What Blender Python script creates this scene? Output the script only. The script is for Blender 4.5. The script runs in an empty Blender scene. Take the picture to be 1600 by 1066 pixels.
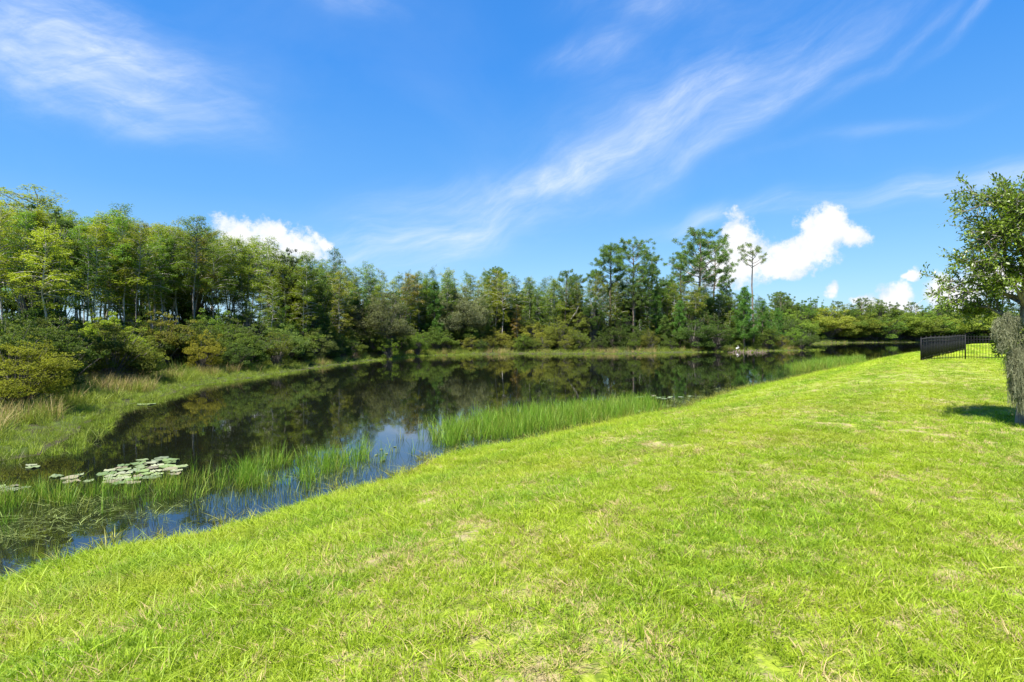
import bpy, math, random
import numpy as np
from mathutils import Vector

# ---------------------------------------------------------------- camera, world, sun, exposure
S = bpy.context.scene
COL = S.collection
R = math.radians
F, CX, HY, CAMZ, WZ = 889.0, 800.0, 524.0, 1.55, -1.10    # focal length in photo pixels, centre, horizon row, eye and water heights

cam = bpy.data.cameras.new('camera')
camo = bpy.data.objects.new('camera', cam); COL.objects.link(camo)
cam.sensor_width = 36.0; cam.lens = 36.0 * F / 1600.0
cam.shift_y = -9.0 / 1600.0
cam.clip_start = 0.1; cam.clip_end = 6000
camo.location = (0, 0, CAMZ); camo.rotation_euler = (R(90), 0, 0)
S.camera = camo

SUN_EL, SUN_AZ = R(62), R(-142)          # azimuth clockwise from +Y (behind the left shoulder)
sun = bpy.data.lights.new('sun', 'SUN'); sun.energy = 4.6; sun.angle = R(0.53); sun.color = (1.0, 0.955, 0.88)
suno = bpy.data.objects.new('sun', sun); COL.objects.link(suno)
sd_ = Vector((math.sin(SUN_AZ) * math.cos(SUN_EL), math.cos(SUN_AZ) * math.cos(SUN_EL), math.sin(SUN_EL)))
suno.rotation_euler = sd_.to_track_quat('Z', 'Y').to_euler()

S.view_settings.view_transform = 'Standard'
S.view_settings.look = 'None'
S.view_settings.gamma = 1.0
S.view_settings.use_curve_mapping = False
S.view_settings.exposure = 1.38
S.render.engine = 'CYCLES'
S.cycles.max_bounces = 6; S.cycles.diffuse_bounces = 3; S.cycles.glossy_bounces = 3
S.cycles.transmission_bounces = 4; S.cycles.caustics_reflective = False; S.cycles.caustics_refractive = False
S.cycles.use_denoising = True


class NT:
    """tiny helper for node trees"""
    def __init__(s, tree): s.t = tree
    def n(s, typ, **kw):
        nd = s.t.nodes.new(typ)
        for k, v in kw.items(): setattr(nd, k, v)
        return nd
    def link(s, a, b): s.t.links.new(a, b)
    def put(s, sock, v):
        if isinstance(v, bpy.types.NodeSocket): s.t.links.new(v, sock)
        else: sock.default_value = v
    def m(s, op, a, b=None, c=None, clamp=False):
        nd = s.n('ShaderNodeMath', operation=op); nd.use_clamp = clamp
        s.put(nd.inputs[0], a)
        if b is not None: s.put(nd.inputs[1], b)
        if c is not None: s.put(nd.inputs[2], c)
        return nd.outputs[0]
    def mix(s, f, a, b, blend='MIX'):
        nd = s.n('ShaderNodeMix', data_type='RGBA', blend_type=blend)
        s.put(nd.inputs[0], f); s.put(nd.inputs[6], a); s.put(nd.inputs[7], b)
        return nd.outputs[2]
    def ramp(s, f, lo, hi, a=0.0, b=1.0):
        nd = s.n('ShaderNodeMapRange', interpolation_type='SMOOTHSTEP')
        s.put(nd.inputs[0], f); nd.inputs[1].default_value = lo; nd.inputs[2].default_value = hi
        nd.inputs[3].default_value = a; nd.inputs[4].default_value = b
        return nd.outputs[0]
    def noise(s, vec, scale, detail=4, rough=0.5, dist=0.0, out=0):
        nd = s.n('ShaderNodeTexNoise'); s.put(nd.inputs['Vector'], vec)
        nd.inputs['Scale'].default_value = scale; nd.inputs['Detail'].default_value = detail
        nd.inputs['Roughness'].default_value = rough; nd.inputs['Distortion'].default_value = dist
        return nd.outputs[out]
    def xyz(s, x, y, z=0.0):
        nd = s.n('ShaderNodeCombineXYZ'); s.put(nd.inputs[0], x); s.put(nd.inputs[1], y); s.put(nd.inputs[2], z)
        return nd.outputs[0]


def build_world():
    w = bpy.data.worlds.new('World'); S.world = w; w.use_nodes = True
    t = w.node_tree; t.nodes.clear(); N = NT(t)
    out = N.n('ShaderNodeOutputWorld'); bg = N.n('ShaderNodeBackground'); N.link(bg.outputs[0], out.inputs[0])
    sky = N.n('ShaderNodeTexSky', sky_type='NISHITA')
    sky.sun_disc = False; sky.sun_elevation = SUN_EL; sky.sun_rotation = SUN_AZ
    sky.altitude = 0; sky.air_density = 1.0; sky.dust_density = 0.35; sky.ozone_density = 2.2
    tc = N.n('ShaderNodeTexCoord'); d = tc.outputs['Generated']
    sp = N.n('ShaderNodeSeparateXYZ'); N.link(d, sp.inputs[0]); x, y, z = sp.outputs
    az = N.m('ARCTAN2', x, y); el = N.m('ARCSINE', z)
    # warped coordinates for cumulus edges
    nw = N.noise(d, 11.0, 7, 0.6, 0.0, 1)
    sw = N.n('ShaderNodeSeparateXYZ'); N.link(nw, sw.inputs[0])
    azw = N.m('ADD', az, N.m('MULTIPLY', N.m('SUBTRACT', sw.outputs[0], 0.5), 0.065))
    elw = N.m('ADD', el, N.m('MULTIPLY', N.m('SUBTRACT', sw.outputs[1], 0.5), 0.065))
    nc = N.noise(d, 3.2, 3, 0.5, 0.0, 1)
    sc = N.n('ShaderNodeSeparateXYZ'); N.link(nc, sc.inputs[0])
    azc = N.m('ADD', az, N.m('MULTIPLY', N.m('SUBTRACT', sc.outputs[0], 0.5), 0.22))
    elc = N.m('ADD', el, N.m('MULTIPLY', N.m('SUBTRACT', sc.outputs[1], 0.5), 0.12))

    def ae(px, py):
        a = math.atan2(px - CX, F); e = math.atan2(HY - py, math.hypot(F, px - CX)); return a, e

    def blob(A, E, px, py, rx, ry, ang=0.0):
        a0, e0 = ae(px, py); k = math.cos(a0) ** 2 / F
        rx, ry = rx * k, ry / F * math.cos(a0)
        c, s_ = math.cos(R(ang)), math.sin(R(ang))
        u = N.m('SUBTRACT', A, a0); v = N.m('SUBTRACT', E, e0)
        p = N.m('ADD', N.m('MULTIPLY', u, c / rx), N.m('MULTIPLY', v, s_ / rx))
        q = N.m('ADD', N.m('MULTIPLY', u, -s_ / ry), N.m('MULTIPLY', v, c / ry))
        return N.m('ADD', N.m('MULTIPLY', p, p), N.m('MULTIPLY', q, q))

    # cirrus: soft streaks
    def comb(ang, su, sv, off=0.0):
        c, s_ = math.cos(R(ang)), math.sin(R(ang))
        u = N.m('ADD', N.m('MULTIPLY', azc, c), N.m('MULTIPLY', elc, s_))
        v = N.m('ADD', N.m('MULTIPLY', azc, -s_), N.m('MULTIPLY', elc, c))
        return N.noise(N.xyz(N.m('MULTIPLY', u, su), N.m('MULTIPLY', v, sv), off), 1.0, 8, 0.62, 0.35)
    f1 = N.ramp(comb(22, 1.9, 6.5, 1.3), 0.26, 0.90)
    f2 = N.ramp(comb(-8, 2.0, 6.5, 5.1), 0.30, 0.86)
    f3 = N.ramp(comb(6, 2.4, 11.0, 9.7), 0.30, 0.84)

    ux = N.m('ADD', N.m('MULTIPLY', azc, .93), N.m('MULTIPLY', elc, .37)); vx = N.m('ADD', N.m('MULTIPLY', azc, -.37), N.m('MULTIPLY', elc, .93))
    wisp = N.noise(N.xyz(N.m('MULTIPLY', ux, 9.0), N.m('MULTIPLY', vx, 32.0), 3.3), 1.0, 8, 0.68, 0.5)

    def cirrus(blobs, f):
        tot = None
        for (px, py, rx, ry, ang, st) in blobs:
            g = N.m('MULTIPLY', N.m('EXPONENT', N.m('MULTIPLY', blob(azc, elc, px, py, rx, ry, ang), -1.0)), st)
            tot = g if tot is None else N.m('ADD', tot, g)
        return N.m('MULTIPLY', N.m('MULTIPLY', tot, f), N.ramp(wisp, 0.28, 0.74, 0.48, 1.05))
    c1 = cirrus([(960, 240, 260, 34, 24, .8), (1230, 150, 230, 20, 29, .85), (1400, 75, 130, 12, 30, 1.1), (1530, 12, 110, 9, 28, 1.4), (790, 300, 170, 26, 8, .9), (1150, 110, 220, 50, 24, .3),
                 (1060, 150, 260, 60, 22, .28), (940, 95, 60, 22, 10, .8), (1010, 20, 90, 24, -4, .7)], f1)
    c2 = cirrus([(60, 110, 200, 40, -6, 1.1), (200, 85, 190, 60, -18, .8), (100, 30, 260, 55, -10, .75), (90, 175, 180, 28, 5, .55), (560, -5, 90, 20, 0, .6), (250, 215, 80, 22, 0, .5)], f2)
    c3 = cirrus([(1480, 290, 190, 22, 8, 1.1), (1180, 335, 130, 14, 3, .8), (650, 372, 130, 30, 4, 1.0), (615, 335, 80, 26, 8, .6), (1330, 215, 130, 10, 6, .25), (560, 355, 90, 12, -6, .4), (800, 340, 200, 24, 8, .35)], f3)
    gen = N.m('MULTIPLY', N.ramp(N.noise(d, 2.1, 6, 0.6, 0.6), 0.50, 0.85), 0.06)
    cir = N.m('MINIMUM', N.m('ADD', N.m('ADD', c1, c2), N.m('ADD', c3, gen)), 0.88)

    # cumulus: puffs with crisp warped edges
    puffs = [(1280, 368, 46, 40), (1240, 396, 54, 30), (1272, 385, 48, 34), (1308, 362, 34, 26), (1290, 360, 36, 34), (1330, 372, 28, 22), (1262, 385, 40, 26), (1240, 408, 44, 22), (1215, 420, 40, 16), (1300, 342, 20, 18),
             (1152, 366, 24, 28), (1160, 390, 42, 30), (1140, 420, 70, 36), (1175, 412, 40, 26),
             (368, 365, 36, 24), (432, 370, 34, 26), (475, 388, 38, 24), (508, 382, 14, 12), (430, 395, 70, 24),
             (1297, 455, 14, 12), (1425, 432, 18, 9), (1400, 462, 34, 18), (1345, 470, 14, 7), (1470, 450, 28, 24), (1500, 470, 40, 30),
             (1390, 475, 60, 14), (1570, 350, 50, 14), (1560, 440, 60, 30)]
    puffs += [(1900 + 160 * i, 380 + 30 * math.sin(i * 2.3), 90, 38) for i in range(3)] + [(-260, 390, 120, 40), (-520, 360, 160, 50)]
    fld = None
    for (px, py, rx, ry) in puffs:
        g = N.m('SUBTRACT', 1.0, N.m('SQRT', blob(azw, elw, px, py, rx * 1.1, ry * 1.15)))
        if fld is None: fld = g
        else: fld = N.m('SMOOTH_MAX', fld, g, 0.25)
    fine = N.noise(d, 42.0, 7, 0.66)
    fl2 = N.m('ADD', fld, N.m('MULTIPLY', N.m('SUBTRACT', fine, 0.5), 1.5))
    cum = N.ramp(fl2, -0.06, 0.34)
    shade = N.ramp(N.m('ADD', N.noise(d, 24.0, 6, 0.6), N.m('MULTIPLY', fl2, 0.30)), 0.42, 0.74)
    # sky colour: slightly deeper blue than the raw model
    hs = N.n('ShaderNodeHueSaturation'); hs.inputs['Hue'].default_value = 0.492
    hs.inputs['Saturation'].default_value = 1.30; hs.inputs['Value'].default_value = 1.0
    N.link(sky.outputs[0], hs.inputs['Color'])
    base = N.mix(1.0, hs.outputs[0], (0.93, 1.10, 1.16, 1), 'MULTIPLY')
    rp = N.n('ShaderNodeValToRGB'); cr = rp.color_ramp
    N.link(N.m('MULTIPLY', z, 1.0, clamp=True), rp.inputs[0])
    stops = [(0.0, (2.75, 4.15, 5.55)), (0.10, (1.75, 3.35, 5.5)), (0.22, (0.85, 2.45, 5.3)), (0.42, (0.34, 1.72, 5.1)), (0.75, (0.20, 1.2, 4.2)), (1.0, (0.16, 1.0, 3.6))]
    while len(cr.elements) < len(stops): cr.elements.new(0.5)
    for e_, (p_, c_) in zip(cr.elements, stops): e_.position = p_; e_.color = (c_[0] / 6, c_[1] / 6, c_[2] / 6, 1)
    grad = N.mix(1.0, rp.outputs[0], (6, 6, 6, 1), 'MULTIPLY')
    base = N.mix(0.78, base, grad)
    ccol = (4.9, 5.4, 6.2, 1)
    c_a = N.mix(cir, base, ccol)
    cumc = N.mix(shade, (4.1, 4.7, 5.5, 1), (5.75, 5.8, 5.9, 1))
    c_b = N.mix(N.m('MULTIPLY', cum, N.m('MULTIPLY_ADD', N.ramp(fl2, 0.0, 0.6), 0.32, 0.66)), c_a, cumc)
    N.link(c_b, bg.inputs[0]); bg.inputs[1].default_value = 0.072


build_world()

# ---------------------------------------------------------------- helpers
rng = np.random.default_rng(7)


def at(px, dist):                      # photo column + depth -> world x, y
    return ((px - CX) / F * dist, dist)


def on_plane(px, py, z=WZ):            # photo point on a level plane -> world x, y
    d = (CAMZ - z) * F / (py - HY)
    return ((px - CX) / F * d, d)


def tag(o, label=None, cat=None, group=None, kind=None):
    if label: o['label'] = label
    if cat: o['category'] = cat
    if group: o['group'] = group
    if kind: o['kind'] = kind
    return o


class MB:
    """mesh builder collecting numpy blocks"""
    def __init__(s): s.v = []; s.q = []; s.tn = []; s.n = 0
    def add(s, verts, quads, tone=0.5):
        verts = np.asarray(verts, float).reshape(-1, 3); quads = np.asarray(quads, int)
        s.v.append(verts); s.q.append(quads + s.n); s.n += len(verts)
        s.tn.append(np.full(len(quads), tone) if np.isscalar(tone) else np.asarray(tone, float))
    def tube(s, pts, rad, sides=6, tone=0.5):
        pts = np.asarray(pts, float); n = len(pts); rad = np.broadcast_to(np.asarray(rad, float), (n,))
        tan = np.gradient(pts, axis=0); tan /= np.linalg.norm(tan, axis=1)[:, None] + 1e-9
        ref = np.where(np.abs(tan[:, 2:3]) > 0.9, [[1., 0, 0]], [[0, 0, 1.]])
        u = np.cross(tan, ref); u /= np.linalg.norm(u, axis=1)[:, None] + 1e-9
        for i in range(1, n):
            p = u[i - 1] - tan[i] * np.dot(u[i - 1], tan[i]); l = np.linalg.norm(p)
            if l > 1e-6: u[i] = p / l
        w = np.cross(tan, u)
        a = np.linspace(0, 2 * np.pi, sides, endpoint=False)
        ring = pts[:, None] + (np.cos(a)[None, :, None] * u[:, None] + np.sin(a)[None, :, None] * w[:, None]) * rad[:, None, None]
        q = []
        for i in range(n - 1):
            for j in range(sides):
                k = (j + 1) % sides
                q.append((i * sides + j, i * sides + k, (i + 1) * sides + k, (i + 1) * sides + j))
        s.add(ring.reshape(-1, 3), q, tone)
    def box(s, cx, cy, cz, sx, sy, sz, rz=0.0):
        c, n_ = math.cos(rz), math.sin(rz); v = []
        for dz in (-.5, .5):
            for dx, dy in ((-.5, -.5), (.5, -.5), (.5, .5), (-.5, .5)):
                X, Y = dx * sx, dy * sy; v.append((cx + X * c - Y * n_, cy + X * n_ + Y * c, cz + dz * sz))
        s.add(v, [(3, 2, 1, 0), (4, 5, 6, 7), (0, 1, 5, 4), (1, 2, 6, 5), (2, 3, 7, 6), (3, 0, 4, 7)])
    def leaves(s, c, d, n, L, W, tone, fold=0.0):
        """diamond leaves: centre c, direction d, normal n"""
        d = d / (np.linalg.norm(d, axis=1)[:, None] + 1e-9)
        sd = np.cross(d, n); sd /= np.linalg.norm(sd, axis=1)[:, None] + 1e-9
        L = np.broadcast_to(L, (len(c),))[:, None]; W = np.broadcast_to(W, (len(c),))[:, None]
        v = np.stack([c - d * L * .5, c + sd * W * .5 + d * L * .05, c + d * L * .5, c - sd * W * .5 + d * L * .05], 1)
        s.add(v.reshape(-1, 3), np.arange(len(c) * 4).reshape(-1, 4), tone)
    def mesh(s, name, mat, smooth=False):
        v = np.concatenate(s.v); q = np.concatenate(s.q); tn = np.concatenate(s.tn)
        me = bpy.data.meshes.new(name)
        me.vertices.add(len(v)); me.vertices.foreach_set('co', v.astype(np.float32).ravel())
        me.loops.add(q.size); me.loops.foreach_set('vertex_index', q.astype(np.int32).ravel())
        me.polygons.add(len(q)); me.polygons.foreach_set('loop_start', np.arange(0, q.size, q.shape[1], dtype=np.int32))
        at_ = me.attributes.new('tone', 'FLOAT', 'FACE'); at_.data.foreach_set('value', tn.astype(np.float32))
        me.update(calc_edges=True); me.validate()
        if smooth: me.polygons.foreach_set('use_smooth', np.ones(len(q), bool))
        me.materials.append(mat)
        return me


def new_obj(name, me, parent=None, loc=(0, 0, 0)):
    o = bpy.data.objects.new(name, me); COL.objects.link(o); o.location = loc
    if parent: o.parent = parent
    return o


def unit(v): return v / (np.linalg.norm(v, axis=-1, keepdims=True) + 1e-9)


# ---------------------------------------------------------------- materials
def leaf_mat(name, col=None, var=0.45, trans=0.35, rough=0.5, patch=None, spec=0.3, rnd=0.35, yellow=(0.20, 0.19, 0.03)):
    m = bpy.data.materials.new(name); m.use_nodes = True; t = m.node_tree; t.nodes.clear(); N = NT(t)
    out = N.n('ShaderNodeOutputMaterial')
    oi = N.n('ShaderNodeObjectInfo')
    at_ = N.n('ShaderNodeAttribute', attribute_name='tone')
    base = oi.outputs['Color'] if col is None else tuple(col) + (1,)
    tone = N.m('MULTIPLY_ADD', at_.outputs['Fac'], 2 * var, 1 - var)
    r = N.m('MULTIPLY_ADD', oi.outputs['Random'], rnd, 1 - rnd / 2)
    k = N.m('MULTIPLY', tone, r)
    c = N.mix(1.0, base, N.xyz(k, k, k), 'MULTIPLY')
    # hue drift: some leaves yellower
    yel = N.m('MULTIPLY', N.m('POWER', at_.outputs['Fac'], 3.0), 0.35)
    c = N.mix(yel, c, tuple(yellow) + (1,))
    if patch: c = patch(N, c)
    p = N.n('ShaderNodeBsdfPrincipled'); N.link(c, p.inputs['Base Color']); p.inputs['Roughness'].default_value = rough
    p.inputs['Specular IOR Level'].default_value = spec
    tr = N.n('ShaderNodeBsdfTranslucent'); ct = N.mix(1.0, c, (1.15, 1.2, 0.55, 1), 'MULTIPLY'); N.link(ct, tr.inputs[0])
    mx = N.n('ShaderNodeMixShader'); mx.inputs[0].default_value = trans
    N.link(p.outputs[0], mx.inputs[1]); N.link(tr.outputs[0], mx.inputs[2]); N.link(mx.outputs[0], out.inputs[0])
    return m


def bark_mat(name, c1, c2, scale=6.0):
    m = bpy.data.materials.new(name); m.use_nodes = True; t = m.node_tree; N = NT(t)
    p = t.nodes['Principled BSDF']; tc = N.n('ShaderNodeTexCoord'); mp = N.n('ShaderNodeMapping')
    mp.inputs['Scale'].default_value = (1, 1, 0.25); N.link(tc.outputs['Object'], mp.inputs[0])
    f = N.noise(mp.outputs[0], scale, 6, 0.65)
    c = N.mix(N.ramp(f, 0.35, 0.65), tuple(c1) + (1,), tuple(c2) + (1,))
    oi = N.n('ShaderNodeObjectInfo'); k = N.m('MULTIPLY_ADD', oi.outputs['Random'], 0.7, 0.6)
    c = N.mix(1.0, c, N.xyz(k, k, k), 'MULTIPLY')
    N.link(c, p.inputs['Base Color']); p.inputs['Roughness'].default_value = 0.9; p.inputs['Specular IOR Level'].default_value = 0.2
    b = N.n('ShaderNodeBump'); b.inputs['Strength'].default_value = 0.6; b.inputs['Distance'].default_value = 0.03
    N.link(f, b.inputs['Height']); N.link(b.outputs[0], p.inputs['Normal'])
    return m


def plain_mat(name, c, rough=0.6, metal=0.0, spec=0.4, var=0.25, scale=8.0):
    m = bpy.data.materials.new(name); m.use_nodes = True; t = m.node_tree; N = NT(t)
    p = t.nodes['Principled BSDF']; tc = N.n('ShaderNodeTexCoord')
    f = N.noise(tc.outputs['Object'], scale, 5, 0.6); k = N.m('MULTIPLY_ADD', f, 2 * var, 1 - var)
    N.link(N.mix(1.0, tuple(c) + (1,), N.xyz(k, k, k), 'MULTIPLY'), p.inputs['Base Color'])
    p.inputs['Roughness'].default_value = rough; p.inputs['Metallic'].default_value = metal; p.inputs['Specular IOR Level'].default_value = spec
    return m


def lawn_patch(N, c):
    g = N.n('ShaderNodeNewGeometry'); pos = g.outputs['Position']
    f = N.noise(pos, 0.35, 4, 0.6); f2 = N.noise(pos, 1.7, 4, 0.6)
    mp = N.n('ShaderNodeMapping'); mp.inputs['Rotation'].default_value = (0, 0, R(-38)); mp.inputs['Scale'].default_value = (0.10, 0.65, 1)
    N.link(pos, mp.inputs[0]); f3 = N.noise(mp.outputs[0], 1.0, 3, 0.55)
    c = N.mix(N.m('MULTIPLY', N.ramp(f, 0.42, 0.68), 0.45), c, (0.34, 0.385, 0.016, 1))
    c = N.mix(N.m('MULTIPLY', N.ramp(f3, 0.50, 0.68), 0.40), c, (0.37, 0.34, 0.055, 1))
    c = N.mix(N.m('MULTIPLY', N.ramp(f2, 0.50, 0.72), 0.35), c, (0.140, 0.300, 0.012, 1))
    sx = N.n('ShaderNodeSeparateXYZ'); N.link(pos, sx.inputs[0])
    pr = N.m('ADD', N.m('SUBTRACT', N.m('MULTIPLY', sx.outputs[0], .82), N.m('MULTIPLY', sx.outputs[1], .57)), N.m('MULTIPLY', f, .9))
    band = N.ramp(N.m('SINE', N.m('MULTIPLY', pr, 2.6)), -0.5, 0.5)
    c = N.mix(N.m('MULTIPLY', band, 0.34), c, (0.40, 0.47, 0.03, 1))
    return c


M = {}
M['leaf'] = leaf_mat('tree_foliage', rough=.65, spec=.15, trans=.5, var=.5)
M['needle'] = leaf_mat('pine_needles', trans=0.3, var=0.4, spec=.2)
M['oak_leaf'] = leaf_mat('oak_foliage', trans=0.35, var=0.5, rough=0.38, spec=0.45)
M['lawn'] = leaf_mat('lawn_blades', (0.200, 0.330, 0.016), patch=lawn_patch, var=0.38, trans=0.34, yellow=(0.50, 0.48, 0.05), rnd=0.45, rough=0.5, spec=.25)
M['dry'] = leaf_mat('dry_blades', (0.40, 0.31, 0.14), var=0.4, trans=0.2, yellow=(0.45, 0.36, 0.17), rough=.8, spec=.1)
M['reed'] = leaf_mat('reed_blades', (0.145, 0.290, 0.018), var=0.4, trans=0.3, yellow=(0.30, 0.32, 0.05))
M['bankgrass'] = leaf_mat('bank_grass_blades', (0.225, 0.285, 0.035), var=0.4, trans=0.3, yellow=(0.36, 0.30, 0.08), rnd=0.6)
M['bankdry'] = leaf_mat('bank_straw_blades', (0.36, 0.27, 0.11), var=0.4, trans=0.2, yellow=(0.35, 0.27, 0.1), rnd=0.6)
M['weed'] = leaf_mat('pond_weed', (0.19, 0.24, 0.06), var=0.5, trans=0.2, yellow=(0.25, 0.26, 0.08), rnd=0.6)
M['moss'] = leaf_mat('hanging_moss', (0.25, 0.26, 0.155), var=0.4, trans=0.25, rough=0.9, spec=0.05, yellow=(0.30, 0.29, 0.2))
M['bark_grey'] = bark_mat('cypress_bark', (0.24, 0.21, 0.175), (0.50, 0.46, 0.41))
M['bark_pine'] = bark_mat('pine_bark', (0.11, 0.08, 0.06), (0.26, 0.21, 0.17))
M['bark_oak'] = bark_mat('oak_bark', (0.09, 0.075, 0.06), (0.22, 0.20, 0.17), 14)
M['dead'] = bark_mat('dead_wood', (0.34, 0.31, 0.28), (0.62, 0.59, 0.55))
M['dead_grey'] = bark_mat('weathered_grey_wood', (0.13, 0.12, 0.105), (0.27, 0.25, 0.225))
M['black'] = plain_mat('black_fence_paint', (0.009, 0.009, 0.010), 0.6, 0.0, 0.2, 0.2)
M['pad'] = leaf_mat('lily_pad_leaf', var=0.4, trans=0.0, rough=0.32, spec=0.5, yellow=(0.26, 0.26, 0.09), rnd=0.25)
M['white'] = plain_mat('white_feathers', (0.8, 0.8, 0.78), 0.7)
M['beak'] = plain_mat('beak_and_legs', (0.25, 0.18, 0.03), 0.6)

# ---------------------------------------------------------------- lake outline and terrain
near_px = [(0, 897), (94, 866), (172, 850), (272, 833), (359, 813), (430, 794), (500, 772), (560, 757), (612, 744), (665, 716), (706, 704),
           (770, 694), (831, 684), (900, 669), (956, 657), (1010, 648), (1060, 641), (1100, 626), (1150, 610), (1210, 598), (1290, 579), (1370, 562), (1430, 550)]
far_px = [(0, 722), (60, 712), (125, 672), (150, 650), (200, 634), (250, 622), (300, 604), (400, 590), (500, 574), (600, 562), (660, 556), (800, 553.5), (900, 553.5), (1000, 553),
          (1080, 551), (1140, 549.5), (1200, 548.5), (1250, 548), (1283, 547.3)]
near_px = [(a, b + max(0, 12 - a / 90)) for a, b in near_px]
near = [(-45., -60.), (-22., -22.), (-11., -1.)] + [on_plane(*p) for p in near_px] + [(110., 118.), (190., 150.), (300., 170.)]
far = [(-70., -40.), (-38., -10.), (-20., 4.)] + [on_plane(*p) for p in far_px] + [(54., 110.), (60., 132.), (80., 160.), (100., 184.), (125., 204.), (154., 214.), (220., 226.), (300., 235.)]
near, far = np.array(near), np.array(far)
poly = np.concatenate([near, far[::-1]])


def seg_dist(P, line):
    a, b = line[:-1], line[1:]; ab = b - a
    best = np.full(len(P), 1e9)
    for i in range(len(a)):
        t = np.clip(((P - a[i]) @ ab[i]) / (ab[i] @ ab[i]), 0, 1)
        best = np.minimum(best, np.linalg.norm(P - (a[i] + t[:, None] * ab[i]), axis=1))
    return best


def inside(P, pl):
    r = np.zeros(len(P), bool); j = len(pl) - 1
    for i in range(len(pl)):
        xi, yi = pl[i]; xj, yj = pl[j]
        c = ((yi > P[:, 1]) != (yj > P[:, 1])) & (P[:, 0] < (xj - xi) * (P[:, 1] - yi) / (yj - yi + 1e-12) + xi)
        r ^= c; j = i
    return r


def sst(x, a, b):
    t = np.clip((x - a) / (b - a), 0, 1); return t * t * (3 - 2 * t)


def wob(x, y, s, k=0.0):
    return np.sin(x * s + 1.3 + k) * np.cos(y * s * 1.17 - .7 + k) + .5 * np.sin(x * s * 2.3 + y * s * 1.9 + k)


def field(P):
    """z, distance to near shore, distance to far shore, inside-lake flag"""
    P = np.atleast_2d(np.asarray(P, float))
    dn, df = seg_dist(P, near), seg_dist(P, far); ins = inside(P, poly); x, y = P[:, 0], P[:, 1]
    jit = 0.10 * wob(x, y, 1.1) + 0.08 * wob(x, y, 3.1, 2)
    dnj = np.maximum(dn + jit * np.clip(dn, 0, 1), 0)
    top = 0.33 * sst(0.55 * x + 0.83 * y, 8, 30) * sst(x, -5, 14) - WZ
    k = 0.22; A = 0.2 * dnj; h = np.clip(0.5 + 0.5 * (top - A) / k, 0, 1)
    zn = top * (1 - h) + A * h - k * h * (1 - h)
    zf = 0.95 * (1 - np.exp(-(df + 0.3 * wob(x, y, .5)) / 9.0))
    zo = np.where(dn < df, zn, np.maximum(zf, 0.02))
    dd = np.minimum(dn, df)
    zi = -np.minimum(0.12 * dd + 0.02, 1.6)
    z = WZ + np.where(ins, zi, zo) + np.where(ins, 0, 0.018 * wob(x, y, 2.2) * np.clip(dd, 0, 1))
    return z, dn, df, ins


def gz(x, y): return float(field([(x, y)])[0][0])


# ground sheet: rings around the camera, growing with distance
rr = np.concatenate([[0.0], np.geomspace(0.6, 3000, 250)]); na = 480
aa = np.linspace(0, 2 * np.pi, na, endpoint=False)
V = np.stack([rr[:, None] * np.sin(aa), rr[:, None] * np.cos(aa)], -1)[1:].reshape(-1, 2)
z, dn, df, ins = field(V)
verts = np.column_stack([V, z]); nr = len(rr) - 1
i0 = (np.arange(nr - 1)[:, None] * na + np.arange(na)).ravel(); i1 = (np.arange(nr - 1)[:, None] * na + (np.arange(na) + 1) % na).ravel()
quads = np.stack([i0, i0 + na, i1 + na, i1], 1)
gm = bpy.data.materials.new('ground_soil_and_turf'); gm.use_nodes = True
N = NT(gm.node_tree); p = gm.node_tree.nodes['Principled BSDF']
g = N.n('ShaderNodeNewGeometry'); pos = g.outputs['Position']
a_l = N.n('ShaderNodeAttribute', attribute_name='lawn').outputs['Fac']; a_m = N.n('ShaderNodeAttribute', attribute_name='mud').outputs['Fac']
fn = N.noise(pos, 14, 6, 0.7); fm = N.noise(pos, 1.2, 5, 0.6)
turf = N.mix(N.ramp(fn, 0.38, 0.62), (0.10, 0.145, 0.015, 1), (0.26, 0.32, 0.030, 1))
turf = N.mix(N.m('MULTIPLY', N.ramp(N.noise(pos, 3.1, 5, 0.7), 0.48, 0.62), 0.8), turf, (0.34, 0.265, 0.155, 1))
dist = N.n('ShaderNodeVectorMath', operation='LENGTH'); N.link(pos, dist.inputs[0])
turf_far = lawn_patch(N, (0.215, 0.330, 0.014, 1))
turf = N.mix(N.ramp(dist.outputs['Value'], 14, 45), turf, turf_far)
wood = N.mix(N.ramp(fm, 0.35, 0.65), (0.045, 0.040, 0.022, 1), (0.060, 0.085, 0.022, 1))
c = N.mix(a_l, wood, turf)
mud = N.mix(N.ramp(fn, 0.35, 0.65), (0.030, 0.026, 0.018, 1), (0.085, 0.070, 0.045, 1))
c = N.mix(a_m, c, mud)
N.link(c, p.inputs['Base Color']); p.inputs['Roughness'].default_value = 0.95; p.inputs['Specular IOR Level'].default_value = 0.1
b = N.n('ShaderNodeBump'); b.inputs['Strength'].default_value = 0.7; b.inputs['Distance'].default_value = 0.04
N.link(fn, b.inputs['Height']); N.link(b.outputs[0], p.inputs['Normal'])
mb = MB(); mb.add(verts, quads); me = mb.mesh('ground', gm, True)
lw = np.where((dn < df) & ~ins, 1.0, 0.0); mu = np.where(ins, 1.0, 1 - sst(np.minimum(dn, df), 0.0, 0.35))
for nm, ar in (('lawn', lw), ('mud', mu)):
    a_ = me.attributes.new(nm, 'FLOAT', 'POINT'); a_.data.foreach_set('value', ar.astype(np.float32))
cv = np.array([[0, 0, gz(0, 0)]]);
ground = tag(new_obj('ground', me), 'grassy ground of lawn, sloping bank and dark woodland floor round the pond', 'ground', kind='structure')
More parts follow.
